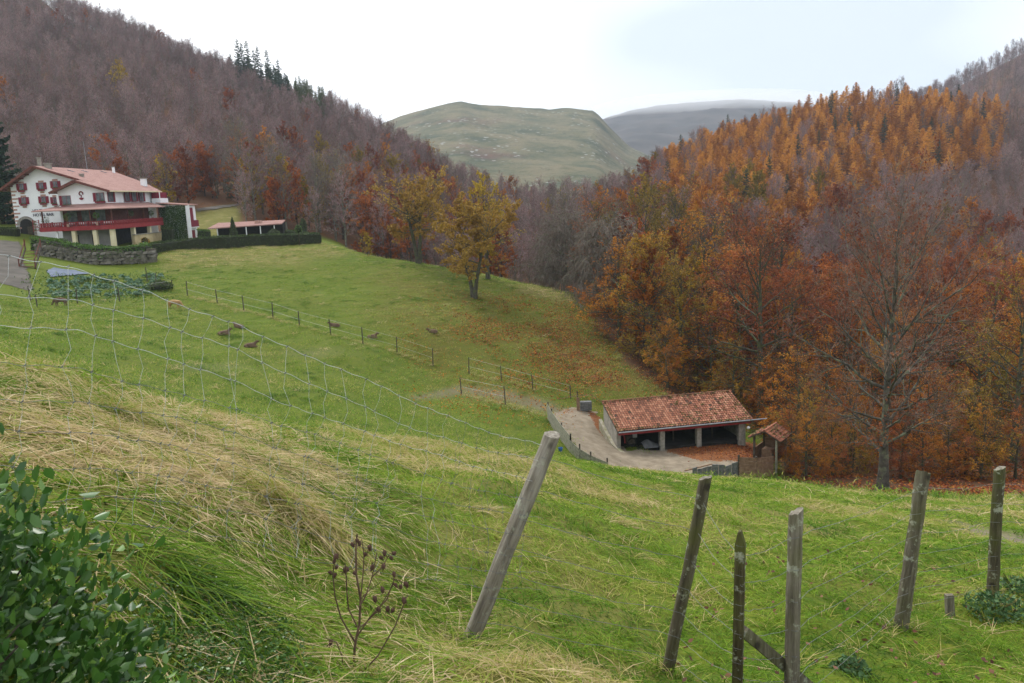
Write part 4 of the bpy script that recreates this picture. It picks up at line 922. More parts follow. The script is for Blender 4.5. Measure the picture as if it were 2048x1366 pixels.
# ------------------------------------------------------------------ the white hotel with its red terrace
ROOF = None
rm, n, out = new_mat("salmon_roof_tiles")
v_ = pos(n); f = noise(n, 0.8, 4, .6, v_); wv = n.nodes.new("ShaderNodeTexWave"); wv.inputs['Scale'].default_value = 2.2; wv.bands_direction = 'Y'; n.links.new(v_, wv.inputs[0])
principled(n, out, ramp(n, [(.3, (.29, .165, .145)), (.7, (.38, .235, .205))], f), .9, wv.outputs[1], .06, .1); ROOF = rm
MAROON = simple("maroon_paint", (.16, .012, .030), (.21, .02, .04), 2, .6, 0, .3)
CREAM = simple("cream_plaster", (.60, .52, .33), (.70, .63, .44), 1.2, .9)
TANW = simple("tan_plaster", (.42, .32, .17), (.55, .45, .27), .8, .95)
GREYW = simple("grey_plaster", (.30, .29, .28), (.40, .39, .37), 1, .95)
GLASS = simple("window_glass", (.05, .06, .07), (.16, .18, .20), 1.5, .15, 0, .5)
BRICK = simple("brick_stone", (.34, .17, .13), (.42, .30, .25), 5, .95)
RAKE = simple("brown_fascia", (.10, .035, .030), (.16, .06, .045), 3, .8)
IVY = leaf_mat("ivy_leaves", [(0, (.03, .06, .02)), (.5, (.06, .12, .032)), (.85, (.10, .15, .045)), (1, (.18, .12, .06))], .15, .6)
HEDGE = leaf_mat("hedge_leaves", [(0, (.018, .032, .010)), (.5, (.045, .075, .020)), (1, (.095, .130, .035))], .15, .6)
HEDGE_LIGHT = leaf_mat("bright_hedge_leaves", [(0, (.03, .06, .012)), (.5, (.07, .14, .025)), (1, (.14, .23, .05))], .2, .6)
hotel = empty("hotel", (-67, 130, -4.0), 0, "white hotel with maroon shutters, salmon roof and long red terrace", "hotel")
H_ = lambda mb, name, mat, **k: wpart(mb, name, mat, hotel, **k)
RX, RZ0 = -70.5, 7.35
def zl(x): return RZ0 - .60 * (RX - x)
def zr_(x): return RZ0 - .338 * (x - RX)
b = MB(); b.prism([(-75, 128, -5), (-59.2, 128, -5), (-59.2, 128, zr_(-59.2) - .25), (RX, 128, RZ0 - .25), (-75, 128, zl(-75) - .25)], (0, 14, 0)); H_(b, "wall", WHITE)
b = MB(); b.prism([(-66.4, 125, -6), (-59.0, 125, -6), (-59.0, 125, zr_(-59.0) - .25), (-63.2, 125, zr_(-63.2) - .25), (-66.4, 125, 3.35)], (0, 2.97, 0)); H_(b, "wing_wall", WHITE)
T_ = .2
def slab(pts, name, mat, t=T_):
    b = MB(); b.prism(pts, (0, 0, -t)); return H_(b, name, mat)
slab([(-76.1, 126.7, zl(-76.1)), (RX, 126.7, RZ0), (RX, 152, RZ0), (-76.1, 150, zl(-76.1))], "roof", ROOF)
slab([(RX, 126.7, RZ0), (-63.9, 126.7, zr_(-63.9)), (-63.9, 126.9, zr_(-63.9)), (-63.2, 126.9, zr_(-63.2)), (-63.2, 148, zr_(-63.2)), (RX, 152, RZ0)], "roof", ROOF)
slab([(-63.2, 123.9, zr_(-63.2)), (-58.2, 123.9, zr_(-58.2)), (-58.2, 142.5, zr_(-58.2)), (-63.2, 148, zr_(-63.2))], "roof", ROOF)
slab([(-67.1, 123.9, 3.25), (-63.2, 123.9, zr_(-63.2) + .003), (-63.2, 128.5, zr_(-63.2) + .003), (-67.1, 128.5, 3.25)], "wing_roof", ROOF)
for p, q in (((-76.1, 126.65, zl(-76.1) - .12), (RX, 126.65, RZ0 - .12)), ((RX, 126.65, RZ0 - .12), (-63.9, 126.65, zr_(-63.9) - .12)), ((-67.1, 123.85, 3.13), (-63.2, 123.85, zr_(-63.2) - .12)), ((-63.2, 123.85, zr_(-63.2) - .12), (-58.2, 123.85, zr_(-58.2) - .12))):
    b = MB(); b.bar(p, q, .1, .34); H_(b, "bargeboard", RAKE)
b = MB(); b.bar((-58.1, 123.9, zr_(-58.2) - .1), (-58.1, 142.5, zr_(-58.2) - .1), .1, .18); H_(b, "gutter", CREAM)
for k in range(5):
    x = -75.6 + k * .9; b = MB(); b.bar((x, 126.8, zl(x) - .32), (x, 128, zl(x) - .32), .16, .2); H_(b, "rafter", RAKE)
def chimney(u, v, Y, w_, h_, mat=CONCR, capm=STONE):
    p = at(u, v, Y); b = MB(); b.box(p[0] - w_ / 2, p[0] + w_ / 2, p[1] - w_ / 2, p[1] + w_ / 2, p[2] - .9, p[2] + h_); c_ = H_(b, "chimney", mat)
    b = MB(); b.box(p[0] - w_ * .65, p[0] + w_ * .65, p[1] - w_ * .65, p[1] + w_ * .65, p[2] + h_ + .02, p[2] + h_ + .14); o = b.build("cap", capm, c_)
chimney(97, 339, 129.5, .75, .8); chimney(164, 357, 131, .5, .6); chimney(227, 341, 149.5, .35, .55, WHITE); chimney(79, 328, 138, .45, .9); chimney(287, 362, 143, .8, .35, WHITE)
for u, v, Y in ((142, 343, 134), (170, 344, 139), (207, 344, 146)):
    p = at(u, v, Y); z = zr_(p[0]); b = MB(); b.prism([(p[0] - .45, p[1] - .35, zr_(p[0] - .45) + .05), (p[0] + .45, p[1] - .35, zr_(p[0] + .45) + .05), (p[0] + .45, p[1] + .35, zr_(p[0] + .45) + .05), (p[0] - .45, p[1] + .35, zr_(p[0] - .45) + .05)], (0, 0, -.04)); H_(b, "skylight", GLASS)
b = MB(); p = at(174.5, 338, 146); b.tubes(np.array([[p - (0, 0, 1), p + (-.1, 0, 4.6)]]), np.array([[.05, .03]]), 6); H_(b, "mast", ZINC)

def win(u, v, w_, h_, face='F', plane=128.0, shut=True, box=True, lint=True, sleft=True, sright=True, panes=2):
    """window: frame, glass, shutters, flower box; face F looks to -Y at Y=plane, face R looks to +X at X=plane"""
    d = ray(u, v)
    if face == 'F': c_ = d * plane; ex = np.array([1., 0, 0]); ny = np.array([0, -1., 0])
    else: c_ = d * (plane / d[0]); ex = np.array([0, 1., 0]); ny = np.array([1., 0, 0])
    ez = np.array([0, 0, 1.])
    def pl(x0, x1, z0, z1, d0, d1, name, mat, parent):
        b = MB(); P = [c_ + ex * x + ez * z + ny * d0 for x, z in ((x0, z0), (x1, z0), (x1, z1), (x0, z1))]; b.prism(P, ny * (d1 - d0))
        o = b.build(name, mat, parent); o.location = -hotel.location if parent is hotel else (0, 0, 0); return o
    w_o = pl(-w_ / 2, w_ / 2, -h_ / 2, h_ / 2, -.05, .03, "window", MAROON, hotel)
    for k in range(panes):
        x0 = -w_ / 2 + .07 + k * (w_ - .07) / panes; pl(x0, x0 + (w_ - .07) / panes - .07, -h_ / 2 + .08, h_ / 2 - .07, .031, .045, "pane", GLASS, w_o)
    if shut:
        for s, okk in ((-1, sleft), (1, sright)):
            if okk: x = s * (w_ / 2 + .23); pl(x - .19, x + .19, -h_ / 2, h_ / 2, .01, .09, "shutter", MAROON, w_o)
    if lint: pl(-w_ / 2 - .05, w_ / 2 + .05, h_ / 2 + .03, h_ / 2 + .28, .005, .05, "lintel", BRICK, w_o); pl(-w_ / 2 + .05, w_ / 2 - .05, -h_ / 2 - .55, -h_ / 2 - .30, .005, .04, "apron", BRICK, w_o)
    if box:
        pl(-w_ / 2 - .1, w_ / 2 + .1, -h_ / 2 - .22, -h_ / 2 + .02, .1, .35, "flower_box", MAROON, w_o)
        C = np.array([c_ + ex * (rg.rand() - .5) * (w_ + .2) + ez * (-h_ / 2 + .02 + .16 * rg.rand() - .1 * rg.rand()) + ny * (.12 + .25 * rg.rand()) for _ in range(60)]); b = MB(); b.leaves(C, np.full(60, .16), rg, tint=rg.rand(60)); b.build("flowers", HEDGE_LIGHT, w_o)
for u, v in ((43.5, 374), (83, 372), (111, 369), (48, 401.5), (87.5, 399.5)): win(u, v, .72, 1.05)
win(110, 401, .5, 1.05, sright=False)
win(133.5, 401, 1.3, 1.45, plane=125.0, lint=False, sleft=True, sright=False); win(200.5, 394, 1.25, 1.3, plane=125.0, lint=False, sright=False, panes=2)
for u, ww in ((221, .9), (254, .8), (268, .8), (282.5, .8)): win(u, 393.5, ww * 2.0, 1.55, 'R', -59.0, shut=True, box=False, lint=False, sleft=False)
b = MB(); p = at(162, 387, 124.97); a = np.linspace(-.6, 4.6, 16); b.tubes(np.array([[(p[0] + .27 * cos(t), p[1] - .03, p[2] + .27 * sin(t)) for t in a]]), np.full((1, 16), .09), 6); H_(b, "iron_ornament", MAROON)
b = MB(); b.prism([(p[0] - .02 + .33 * cos(t), p[1] - .08, p[2] - .62 + .33 * sin(t)) for t in np.linspace(-pi, 0, 9)], (0, .06, 0)); H_(b, "iron_ornament", MAROON)
b = MB(); b.bar((p[0] + .05, p[1] - .04, p[2] - .25), (p[0] - .05, p[1] - .04, p[2] - .65), .08, .08, up=(0, 1, 0)); H_(b, "iron_ornament", MAROON)
# corner stones, arched door
for k in range(13):
    z = 3.6 - k * .55; b = MB(); b.box(-75.04, -74.15 - .35 * (k % 2) + .1 * rg.rand(), 127.95, 128.3, z, z + .2 + .1 * rg.rand()); H_(b, "quoin", BRICK)
pd = at(52.5, 445, 128); zb = -3.3; 
b = MB(); arc = [(pd[0] + 1.02 * cos(t), 127.98, -1.45 + 1.02 * sin(t)) for t in np.linspace(0, pi, 12)]; b.prism([(pd[0] + 1.02, 127.98, zb), *arc, (pd[0] - 1.02, 127.98, zb)], (0, .05, 0)); door = H_(b, "door", BLACK)  # dark panel: the doorway's inner shade painted as a flat black sheet
b = MB(); b.box(pd[0] + .1, pd[0] + .9, 127.93, 127.975, zb, -1.6); b.build("door_leaf", DARKWOOD, door)
for k in range(13):
    t0, t1 = pi * k / 13, pi * (k + .9) / 13; b = MB(); b.prism([(pd[0] + r_ * cos(t), 127.9, -1.45 + r_ * sin(t)) for r_, t in ((1.03, t0), (1.42, t0), (1.42, t1), (1.03, t1))], (0, .08, 0)); b.build("arch_stone", STONE, door)
for s in (-1, 1):
    for k in range(4): b = MB(); b.box(pd[0] + s * 1.22 - .2, pd[0] + s * 1.22 + .2, 127.9, 127.98, zb + k * .46, zb + k * .46 + .42); b.build("arch_stone", STONE, door)
def text_part(s, P, size, mat, parent, name):
    cu = bpy.data.curves.new(name, 'FONT'); cu.body = s; cu.size = size; cu.extrude = .02; cu.align_x = 'LEFT'
    tmp = bpy.data.objects.new(name, cu); me = bpy.data.meshes.new_from_object(tmp); me.materials.clear(); me.materials.append(mat); bpy.data.objects.remove(tmp)
    o = link(name, me, parent); o.location = Vector(P) - parent.location; o.rotation_euler = (radians(90), 0, 0); return o
DKT = simple("dark_lettering", (.02, .02, .05), (.03, .03, .06), 2, .7)
p = at(65, 424.5, 127.93); text_part("VENTA", (p[0], 127.93, p[2]), .62, DKT, hotel, "lettering"); text_part("DE", (p[0] + 2.1, 127.93, p[2]), .62, DKT, hotel, "lettering"); p = at(66, 433, 127.93); text_part("HOTEL", (p[0], 127.93, p[2]), .62, DKT, hotel, "lettering"); text_part("BAR", (p[0] + 2.05, 127.93, p[2]), .62, DKT, hotel, "lettering")
# terrace
FZ = -1.95
b = MB(); b.prism([(-67.4, 121, FZ), (-56.8, 121, FZ), (-56.8, 138.3, FZ), (-59.05, 138.3, FZ), (-59.05, 124.95, FZ), (-66.4, 124.95, FZ), (-66.4, 127.9, FZ), (-67.4, 127.9, FZ)], (0, 0, -.3)); H_(b, "terrace_floor", CONCR)
for p, q in (((-67.45, 120.95, FZ - .12), (-56.75, 120.95, FZ - .12)), ((-56.75, 120.9, FZ - .12), (-56.75, 138.3, FZ - .12)), ((-67.45, 121, FZ - .12), (-67.45, 127.9, FZ - .12))):
    b = MB(); b.bar(p, q, .08, .62); H_(b, "fascia", REDPAINT)
    for dz, hh in ((.75, .10), (.50, .06)):
        b = MB(); b.bar(np.array(p) + (0, 0, .12 + dz), np.array(q) + (0, 0, .12 + dz), .07, hh); H_(b, "hand_rail", REDPAINT)
    L = np.linalg.norm(np.array(q) - p); nb = int(L / .33)
    for k in range(nb):
        c_ = np.array(p) + (np.array(q) - p) * (k + .5) / nb; b = MB(); b.box(c_[0] - .05, c_[0] + .05, c_[1] - .05, c_[1] + .05, FZ + .1, FZ + .78); H_(b, "baluster", REDPAINT)
ZE_, ZI = .62, 1.42
b = MB(); b.box(-66.0, -59.0, 124.9, 124.985, FZ, 1.25); H_(b, "terrace_panelling", RAKE)
b = MB(); b.box(-58.99, -58.9, 124.9, 138.2, FZ, 1.25); H_(b, "terrace_panelling", RAKE)
for x in (-64.6, -62.5, -60.4): b = MB(); b.box(x - .7, x + .7, 124.85, 124.898, FZ + .1, .6); H_(b, "terrace_door", GLASS)
slab([(-68.1, 120.4, ZE_), (-56.2, 120.4, ZE_), (-59.0, 124.98, ZI), (-66.4, 124.98, ZI), (-67.0, 127.95, ZI)], "terrace_roof", ROOF, .14)
slab([(-56.2, 120.4, ZE_), (-56.2, 138.8, ZE_), (-59.0, 138.8, ZI), (-59.0, 124.98, ZI)], "terrace_roof", ROOF, .14)
for x, y in ((-67.1, 121.3), (-63.6, 121.3), (-60.2, 121.3), (-57.1, 121.3), (-57.1, 126.5), (-57.1, 132), (-57.1, 137.8)):
    b = MB(); b.box(x - .08, x + .08, y - .08, y + .08, FZ, ZE_ + .1); H_(b, "terrace_post", RAKE)
for x, y, wd in ((-65.3, 121.35, .26), (-62.85, 121.4, .55), (-59.8, 121.4, .55), (-57.3, 121.4, .6), (-57.15, 127.8, .55), (-57.15, 133.6, .5)):
    b = MB(); g0 = float(gh(x, y)); b.box(x - wd / 2, x + wd / 2, y - wd / 2, y + wd / 2, g0 - .3, FZ - .43); H_(b, "pillar", CREAM if wd > .3 else WHITE)
b = MB(); b.box(-66.3, -59.2, 124.7, 124.96, -6.5, FZ - .31); H_(b, "lower_wall", GREYW)
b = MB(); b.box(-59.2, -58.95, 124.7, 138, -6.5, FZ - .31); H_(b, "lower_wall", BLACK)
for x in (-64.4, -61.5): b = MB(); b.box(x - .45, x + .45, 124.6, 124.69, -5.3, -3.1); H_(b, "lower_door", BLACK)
b = MB(); b.box(-56.9, -56.6, 126.9, 138.4, -6.6, -3.55); H_(b, "garden_wall", TANW)
b = MB(); b.box(-56.95, -56.5, 126.8, 138.5, -3.55, -3.42); H_(b, "wall_coping", CONCR)
b = MB(); b.box(-58.95, -57.5, 140.0, 143.2, .9, 2.0); H_(b, "balcony", WHITE)
b = MB(); b.box(-58.95, -57.6, 140.1, 143.1, 2.02, zr_(-58.3) - .25); H_(b, "balcony_recess", MAROON)
b = MB(); b.box(-57.62, -57.52, 140.0, 140.12, 2.0, zr_(-58.3) - .25); H_(b, "balcony_post", WHITE)
# tables, chairs and hanging plants on the terrace
def globe(u, v, Y, r_, label, mat=HEDGE_LIGHT):
    p = at(u, v, Y); e = empty("clipped_plant", p, 0, label, "plant", "clipped ball plants along the terrace rail")
    C = rg.normal(size=(260, 3)); C = C / np.linalg.norm(C, axis=1)[:, None] * r_ * (.75 + .3 * rg.rand(260))[:, None]; b = MB(); b.leaves(C, np.full(260, .13), rg, tint=rg.rand(260)); b.build("foliage", mat, e)
    b = MB(); b.tubes(np.array([[(0, 0, -r_ - .9), (0, 0, 0)]]), np.array([[.03, .025]]), 5); b.build("stem", BROWNWOOD, e); b = MB(); b.tubes(np.array([[(0, 0, -r_ - .95), (0, 0, -r_ - .9), (0, 0, -r_ - .5)]]), np.array([[.02, .16, .2]]), 8); b.build("pot", BRICK, e)
for u, v, Y, r_, lb in ((134, 434, 120.7, .50, "leftmost clipped ball plant over the terrace rail"), (192, 431, 120.7, .45, "second clipped ball plant over the terrace rail"), (261, 427, 128.5, .46, "third clipped ball plant, near the terrace's corner bay"), (302, 426, 135, .42, "rightmost clipped ball plant by the ivy wall")): globe(u, v, Y, r_, lb)
globe(91, 441, 121.5, .55, "dark shrub in a box at the terrace's left end", HEDGE)
WCLOTH = simple("white_tablecloth", (.62, .63, .66), (.72, .73, .75), 2, .9)
for k, (x, y) in enumerate([(-65.6, 122.6), (-63.7, 122.4), (-61.9, 122.6), (-60.2, 122.4), (-58.3, 122.6), (-57.9, 124.6), (-57.9, 127.2), (-57.9, 129.8), (-57.9, 132.3), (-57.9, 134.9)]):
    t = empty("terrace_table", (x, y, FZ), 0, "white clothed table on the red terrace", "table", "tables on the terrace")
    b = MB(); b.box(-.5, .5, -.5, .5, .70, .75); b.build("top", WCLOTH, t); b = MB(); b.box(-.48, .48, -.48, .48, .42, .699); b.build("cloth", WCLOTH, t); b = MB(); b.box(-.05, .05, -.05, .05, 0, .42); b.build("leg", MAROON, t)
    for s in (-1, 1):
        c_ = empty("terrace_chair", (x + s * .75, y + .1, FZ), 0, "maroon chair at a white table on the terrace", "chair", "chairs on the terrace")
        b = MB(); b.box(-.2, .2, -.2, .2, .42, .46); b.build("seat", MAROON, c_); b = MB(); b.box(s * .2 - .02, s * .2 + .02, -.2, .2, .46, .9); b.build("backrest", MAROON, c_)
        for xx in (-.17, .17):
            for yy in (-.17, .17): b = MB(); b.box(xx - .02, xx + .02, yy - .02, yy + .02, 0, .42); b.build("leg", MAROON, c_)
st = empty("red_stand", at(74, 464, 126.3), 0, "red flower stand beside the hotel's arched door", "stand")
for k in range(4): b = MB(); b.box(-.45, .45, -.15, .15, .15 + k * .42, .22 + k * .42); b.build("shelf", REDPAINT, st); C = rg.normal(size=(40, 3)) * (.3, .12, .07) + (0, 0, .35 + k * .42); b = MB(); b.leaves(C, np.full(40, .15), rg, tint=rg.rand(40)); b.build("flowers", LEAF['russet'] if k % 2 else HEDGE_LIGHT, st)
for x in (-.45, .45): b = MB(); b.box(x - .04, x + .04, -.05, .05, 0, 1.8); b.build("upright", REDPAINT, st)
# annex: ivy covered front, white balconies on its right side
annex = empty("hotel_annex", (-54, 140, -6), 0, "ivy covered hotel annex with white balconies on its side", "building")
pA, pB = at(317, 414, 138.9), at(371, 411, 138.9)
x0, x1 = pA[0], pB[0]; ztop = .75
b = MB(); b.box(x0, x1, 139, 143, -7, ztop); wpart(b, "wall", WHITE, annex)
b = MB(); b.prism([(x0 - .3, 138.6, ztop + .55), (x1 + .4, 138.6, ztop + .02), (x1 + .4, 143.4, ztop + .02), (x0 - .3, 143.4, ztop + .55)], (0, 0, -.0 - .15)); wpart(b, "roof", ROOF, annex)
C = np.stack([x0 + (x1 - x0) * rg.rand(9000), 138.85 + .18 * rg.rand(9000) - .12, -6.8 + (ztop + 6.7) * rg.rand(9000)], -1); b = MB(); b.leaves(C, np.full(9000, .2), rg, tint=np.clip(fbm(C[:, 0] * 1.2, C[:, 2] * 1.2, 3) + .25 * (rg.rand(9000) - .5), 0, 1)); wpart(b, "ivy", IVY, annex)
for z0, z1 in ((-6.5, -3.1), (-2.95, ztop - .1)):
    b = MB(); b.box(x1 - .002, x1 + .55, 139.0, 142.5, z0 - .12, z0); wpart(b, "balcony_floor", WHITE, annex); b = MB(); b.box(x1 + .48, x1 + .55, 139.0, 142.5, z0 + .01, z0 + 1.1); wpart(b, "balcony_rail", MAROON, annex)
    b = MB(); b.box(x1 + .005, x1 + .03, 140.2, 141.8, z0 + .02, z1 - .4); wpart(b, "balcony_door", MAROON, annex)
b = MB(); b.box(x1 - .01, x1 + .6, 138.7, 138.9, -7, ztop - .05); wpart(b, "side_fin", WHITE, annex)

# hedges
def hedge(name, label, base, w_, h_, mat, count, leaf=.16, cat="hedge", round_=.15):
    base = [np.array(p, float) for p in base]; e = empty(name, base[0], 0, label, cat)
    core = MB(); Cs = []
    tot = sum(np.linalg.norm(q - p) for p, q in zip(base[:-1], base[1:]))
    for p, q in zip(base[:-1], base[1:]):
        core.bar(p + (0, 0, h_ / 2 - .15), q + (0, 0, h_ / 2 - .15), w_ * .82, h_ * 1.0)
        d = (q - p); L = np.linalg.norm(d); nrm = np.cross(d / L, (0, 0, 1)); m = int(count * L / tot)
        t = rg.rand(m)[:, None]; P = p + d * t
        side = rg.rand(m); s = np.where(side < .42, -1, np.where(side < .55, 1, 0)); top = s == 0
        off = np.where(top, (rg.rand(m) - .5) * w_, s * w_ / 2 * (1 + .1 * rg.normal(size=m))); z = np.where(top, h_ * (1 + .04 * rg.normal(size=m)), rg.rand(m) * h_)
        lump = (fbm(P[:, 0] * .8, P[:, 1] * .8 + z, 3) - .5) * round_ * 2
        Cs.append(P + nrm * (off + lump * (s + .0))[:, None] * -1 * -1 + np.stack([0 * z, 0 * z, z + lump * top], -1))
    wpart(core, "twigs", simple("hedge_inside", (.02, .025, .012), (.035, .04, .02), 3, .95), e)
    C = np.vstack(Cs); b = MB(); b.leaves(C, np.full(len(C), leaf), rg, tint=np.clip(fbm(C[:, 0] * 1.5, C[:, 2] * 2 + C[:, 1] * 1.5, 3) + .5 * (rg.rand(len(C)) - .5), 0, 1)); wpart(b, "foliage", mat, e)
    return e
def hz_pts(px, Y, dz=0):
    P = []
    for (u, v), y in zip(px, Y): p = at(u, v, y); p[2] = gh(p[0], p[1]) + dz; P.append(p)
    return P
hedge("clipped_hedge", "long clipped green hedge along the top of the meadow", hz_pts([(285, 520), (400, 508), (520, 498), (640, 487)], [117.5, 124, 130.5, 136.5], -.1), 1.2, 1.75, HEDGE, 9000, .17)
hedge("clipped_hedge", "short hedge closing the far end of the bar's garden", hz_pts([(640, 484), (575, 474)], [138.5, 144], -.1), .9, 1.4, HEDGE, 1500)
hedge("box_shrub", "bright green clipped block of shrub right of the annex", hz_pts([(397, 488), (422, 487)], [136, 136.5], -.05), 1.6, 2.3, HEDGE_LIGHT, 1500, .18, "shrub")
hedge("box_shrub", "dark clipped shrub block against the ivy wall", hz_pts([(328, 490), (348, 490)], [134.5, 134.5], -.1), 1.3, 2.3, HEDGE, 1100, .18, "shrub")
hedge("wild_hedge", "untrimmed hedge growing on top of the stone retaining wall", hz_pts([(75, 522), (180, 527), (300, 527)], [114.0, 113.5, 114.0], .45), 2.3, 1.6, HEDGE_LIGHT, 6500, .24, "hedge", .75)
hedge("clipped_hedge", "low hedge left of the hotel's arched door above the drive", hz_pts([(-60, 478), (38, 474)], [124.5, 124.5], -.05), 1.1, 1.25, HEDGE, 1500, .2)
def topiary(name, label, u, v, Y, prof, mat, count=700, leaf=.14):
    p = at(u, v, Y); p[2] = gh(p[0], p[1]); e = empty(name, p, 0, label, "shrub"); zs = np.array([q[0] for q in prof]); rs = np.array([q[1] for q in prof])
    z = zs[0] + (zs[-1] - zs[0]) * rg.rand(count); r_ = np.interp(z, zs, rs) * (1 + .08 * rg.normal(size=count)); a = rg.rand(count) * 2 * pi
    b = MB(); b.leaves(np.stack([r_ * np.cos(a), r_ * np.sin(a), z], -1), np.full(count, leaf), rg, tint=rg.rand(count)); b.build("foliage", mat, e)
    b = MB(); b.tubes(np.array([[(0, 0, -.2), (0, 0, zs[-1] * .8)]]), np.array([[.07, .04]]), 6); b.build("stem", BARK_DARK, e)
    b = MB(); b.tubes(np.array([[(0, 0, a_) for a_ in zs]]), np.array([rs * .85]), 9); b.build("twigs", bpy.data.materials["hedge_inside"], e)
topiary("cone_topiary", "pointed cone of clipped conifer in front of the bar", 469, 488, 136, [(.1, .75), (.8, .78), (2.0, .55), (3.4, .25), (4.1, .05)], HEDGE, 900)
topiary("pompon_tree", "little ball-headed tree standing in front of the long hedge", 600, 497, 133, [(2.0, .1), (2.3, .5), (2.7, .55), (3.1, .4), (3.3, .1)], HEDGE_LIGHT, 400)
topiary("column_shrub", "dark green column shaped shrub at the garden's end", 608, 470, 143, [(.2, .5), (1.2, .65), (2.4, .65), (3.1, .45), (3.5, .1)], HEDGE, 700)
topiary("ball_shrub", "low round shrub under the bar's roof edge", 549, 483, 138, [(.1, .7), (.8, 1.05), (1.5, .9), (2.0, .2)], HEDGE, 700)
topiary("brown_shrub", "small rusty brown bush against the tan wall", 292, 497, 126.5, [(.05, .5), (.6, .65), (1.1, .45), (1.3, .1)], LEAF['olive'], 400)
tall = at(10, 470, 140); tall[2] = gh(tall[0], tall[1])
spec('cypress', [conifer(41, H=19.5, cr=4.3, n=190, needles=70, size=.55, droop=.05, el=8, base=.02, tr=.3)], BARK_DARK, TWIG_BROWN, LEAF['spruce'])
place_tree("dark_conifer", 'cypress', tall, 1.12, 0.4, "tall dense dark conifer at the left edge beside the hotel")
# low bar building
bar_ = empty("garden_bar", (-43, 141, -6.3), 0, "low garden bar with flat pink roof and white posts", "building")
gb = float(gh(-42, 140)); q0, q1 = at(418, 452, 140), at(568, 446, 146)
zt = q0[2]
b = MB(); b.prism([(q0[0], 139.2, zt - .35), (q1[0], 144.5, zt - .15), (q1[0] - .5, 149, zt + .35), (q0[0] - .5, 146, zt + .35)], (0, 0, -.18)); wpart(b, "roof", ROOF, bar_)
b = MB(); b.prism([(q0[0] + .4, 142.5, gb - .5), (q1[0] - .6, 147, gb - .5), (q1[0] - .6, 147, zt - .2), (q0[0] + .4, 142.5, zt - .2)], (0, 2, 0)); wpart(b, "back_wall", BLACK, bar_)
for k in range(5):
    t = (k + .6) / 5.2; x = q0[0] + (q1[0] - q0[0]) * t; y = 139.5 + 5.3 * t; b = MB(); g0 = float(gh(x, y)); b.box(x - .07, x + .07, y - .07, y + .07, g0 - .2, zt - .45); wpart(b, "post", WHITE, bar_)
p = at(516, 440, 145); b = MB(); b.box(p[0] - .5, p[0] + .5, p[1] - .4, p[1] + .4, zt - .2, zt + .5); wpart(b, "chimney", BRICK, bar_)
# stone retaining wall under the wild hedge
DSTONE = simple("dark_mossy_stone", (.085, .078, .062), (.20, .185, .155), 2.0, .95, .03, world=True)
rw = empty("retaining_wall", at(70, 545, 112.8), 0, "rough stone retaining wall below the hotel terrace", "wall")
pa = hz_pts([(75, 540), (180, 548), (312, 552)], [112.6, 112.2, 112.9], 0)
core = MB()
stones = []
for s_ in range(4):
    bm_ = MB(); V = rg.normal(size=(8, 3)); sx = np.array([(x, y, z) for z in (-1, 1) for y in (-1, 1) for x in (-1, 1)], float) * .5; sx += rg.normal(size=(8, 3)) * .09
    bm_.add(sx, [(0, 2, 3, 1), (4, 5, 7, 6), (0, 1, 5, 4), (2, 6, 7, 3), (0, 4, 6, 2), (1, 3, 7, 5)]); stones.append(bm_.mesh("stone", DSTONE))
for p, q in zip(pa[:-1], pa[1:]):
    core.bar(p + np.array((0, .7, .5)), q + np.array((0, .7, .5)), .8, 2.6)
    L = np.linalg.norm(q - p)
    for r_ in range(4):
        x = 0
        while x < L:
            w_ = .35 + .55 * rg.rand(); c_ = p + (q - p) * min((x + w_ / 2) / L, 1); o = link("stone", stones[rg.randint(4)], rw); o.location = Vector(c_ + np.array((0, .12 + .08 * rg.rand(), r_ * .42 + .1))) - rw.location; o.scale = (w_ * .92, .5 + .3 * rg.rand(), .34 + .12 * rg.rand()); o.rotation_euler = (rg.normal() * .05, rg.normal() * .06, math.atan2(q[1] - p[1], q[0] - p[0])); x += w_
wpart(core, "core", simple("wall_earth", (.07, .06, .045), (.11, .095, .07), 3, .95), rw)
# asphalt drive, road behind, tarpaulin sheet, vegetable garden
def drape(name, px, mat, label, y0, y1, step, off=.05, kind="structure", cat=None, ym=200, wob=4):
    P = [hit(u, v, y0, y1) for u, v in px]; P = np.array(P); lo = P.min(0) - 2; hi = P.max(0) + 2
    gx, gy = np.meshgrid(np.arange(lo[0], hi[0], step), np.arange(lo[1], hi[1], step)); gz = gh(gx, gy) + off
    w2 = (fbm(gx * .5, gy * .5, 3) - .5) * wob * .1
    ins = px_mask([(p[0], p[1]) for p in P], gx + w2, gy + w2, .001) > .5
    ix = np.arange(gx.size).reshape(gx.shape); cell = ins[:-1, :-1] & ins[1:, :-1] & ins[:-1, 1:] & ins[1:, 1:]; q = np.stack([ix[:-1, :-1], ix[:-1, 1:], ix[1:, 1:], ix[1:, :-1]], -1)[cell]
    used, inv = np.unique(q, return_inverse=True); b = MB(); b.add(np.stack([gx, gy, gz], -1).reshape(-1, 3)[used], inv.reshape(-1, 4)); return b.build(name, mat, smooth=True, label=label, kind=kind, cat=cat)
ASPH = simple("worn_asphalt", (.062, .055, .046), (.105, .092, .078), .6, .95, .01, world=True)
drape("drive", [(-160, 486), (0, 480), (42, 484), (48, 512), (60, 545), (72, 578), (55, 583), (20, 572), (-20, 560), (-160, 600)], ASPH, "grey asphalt drive climbing to the hotel's door", 60, 150, .3)
drape("road", [(390, 418), (430, 413), (480, 408), (480, 412), (432, 420), (392, 424)], ASPH, "short stretch of grey road on the slope behind the annex", 145, 260, .4, .12)
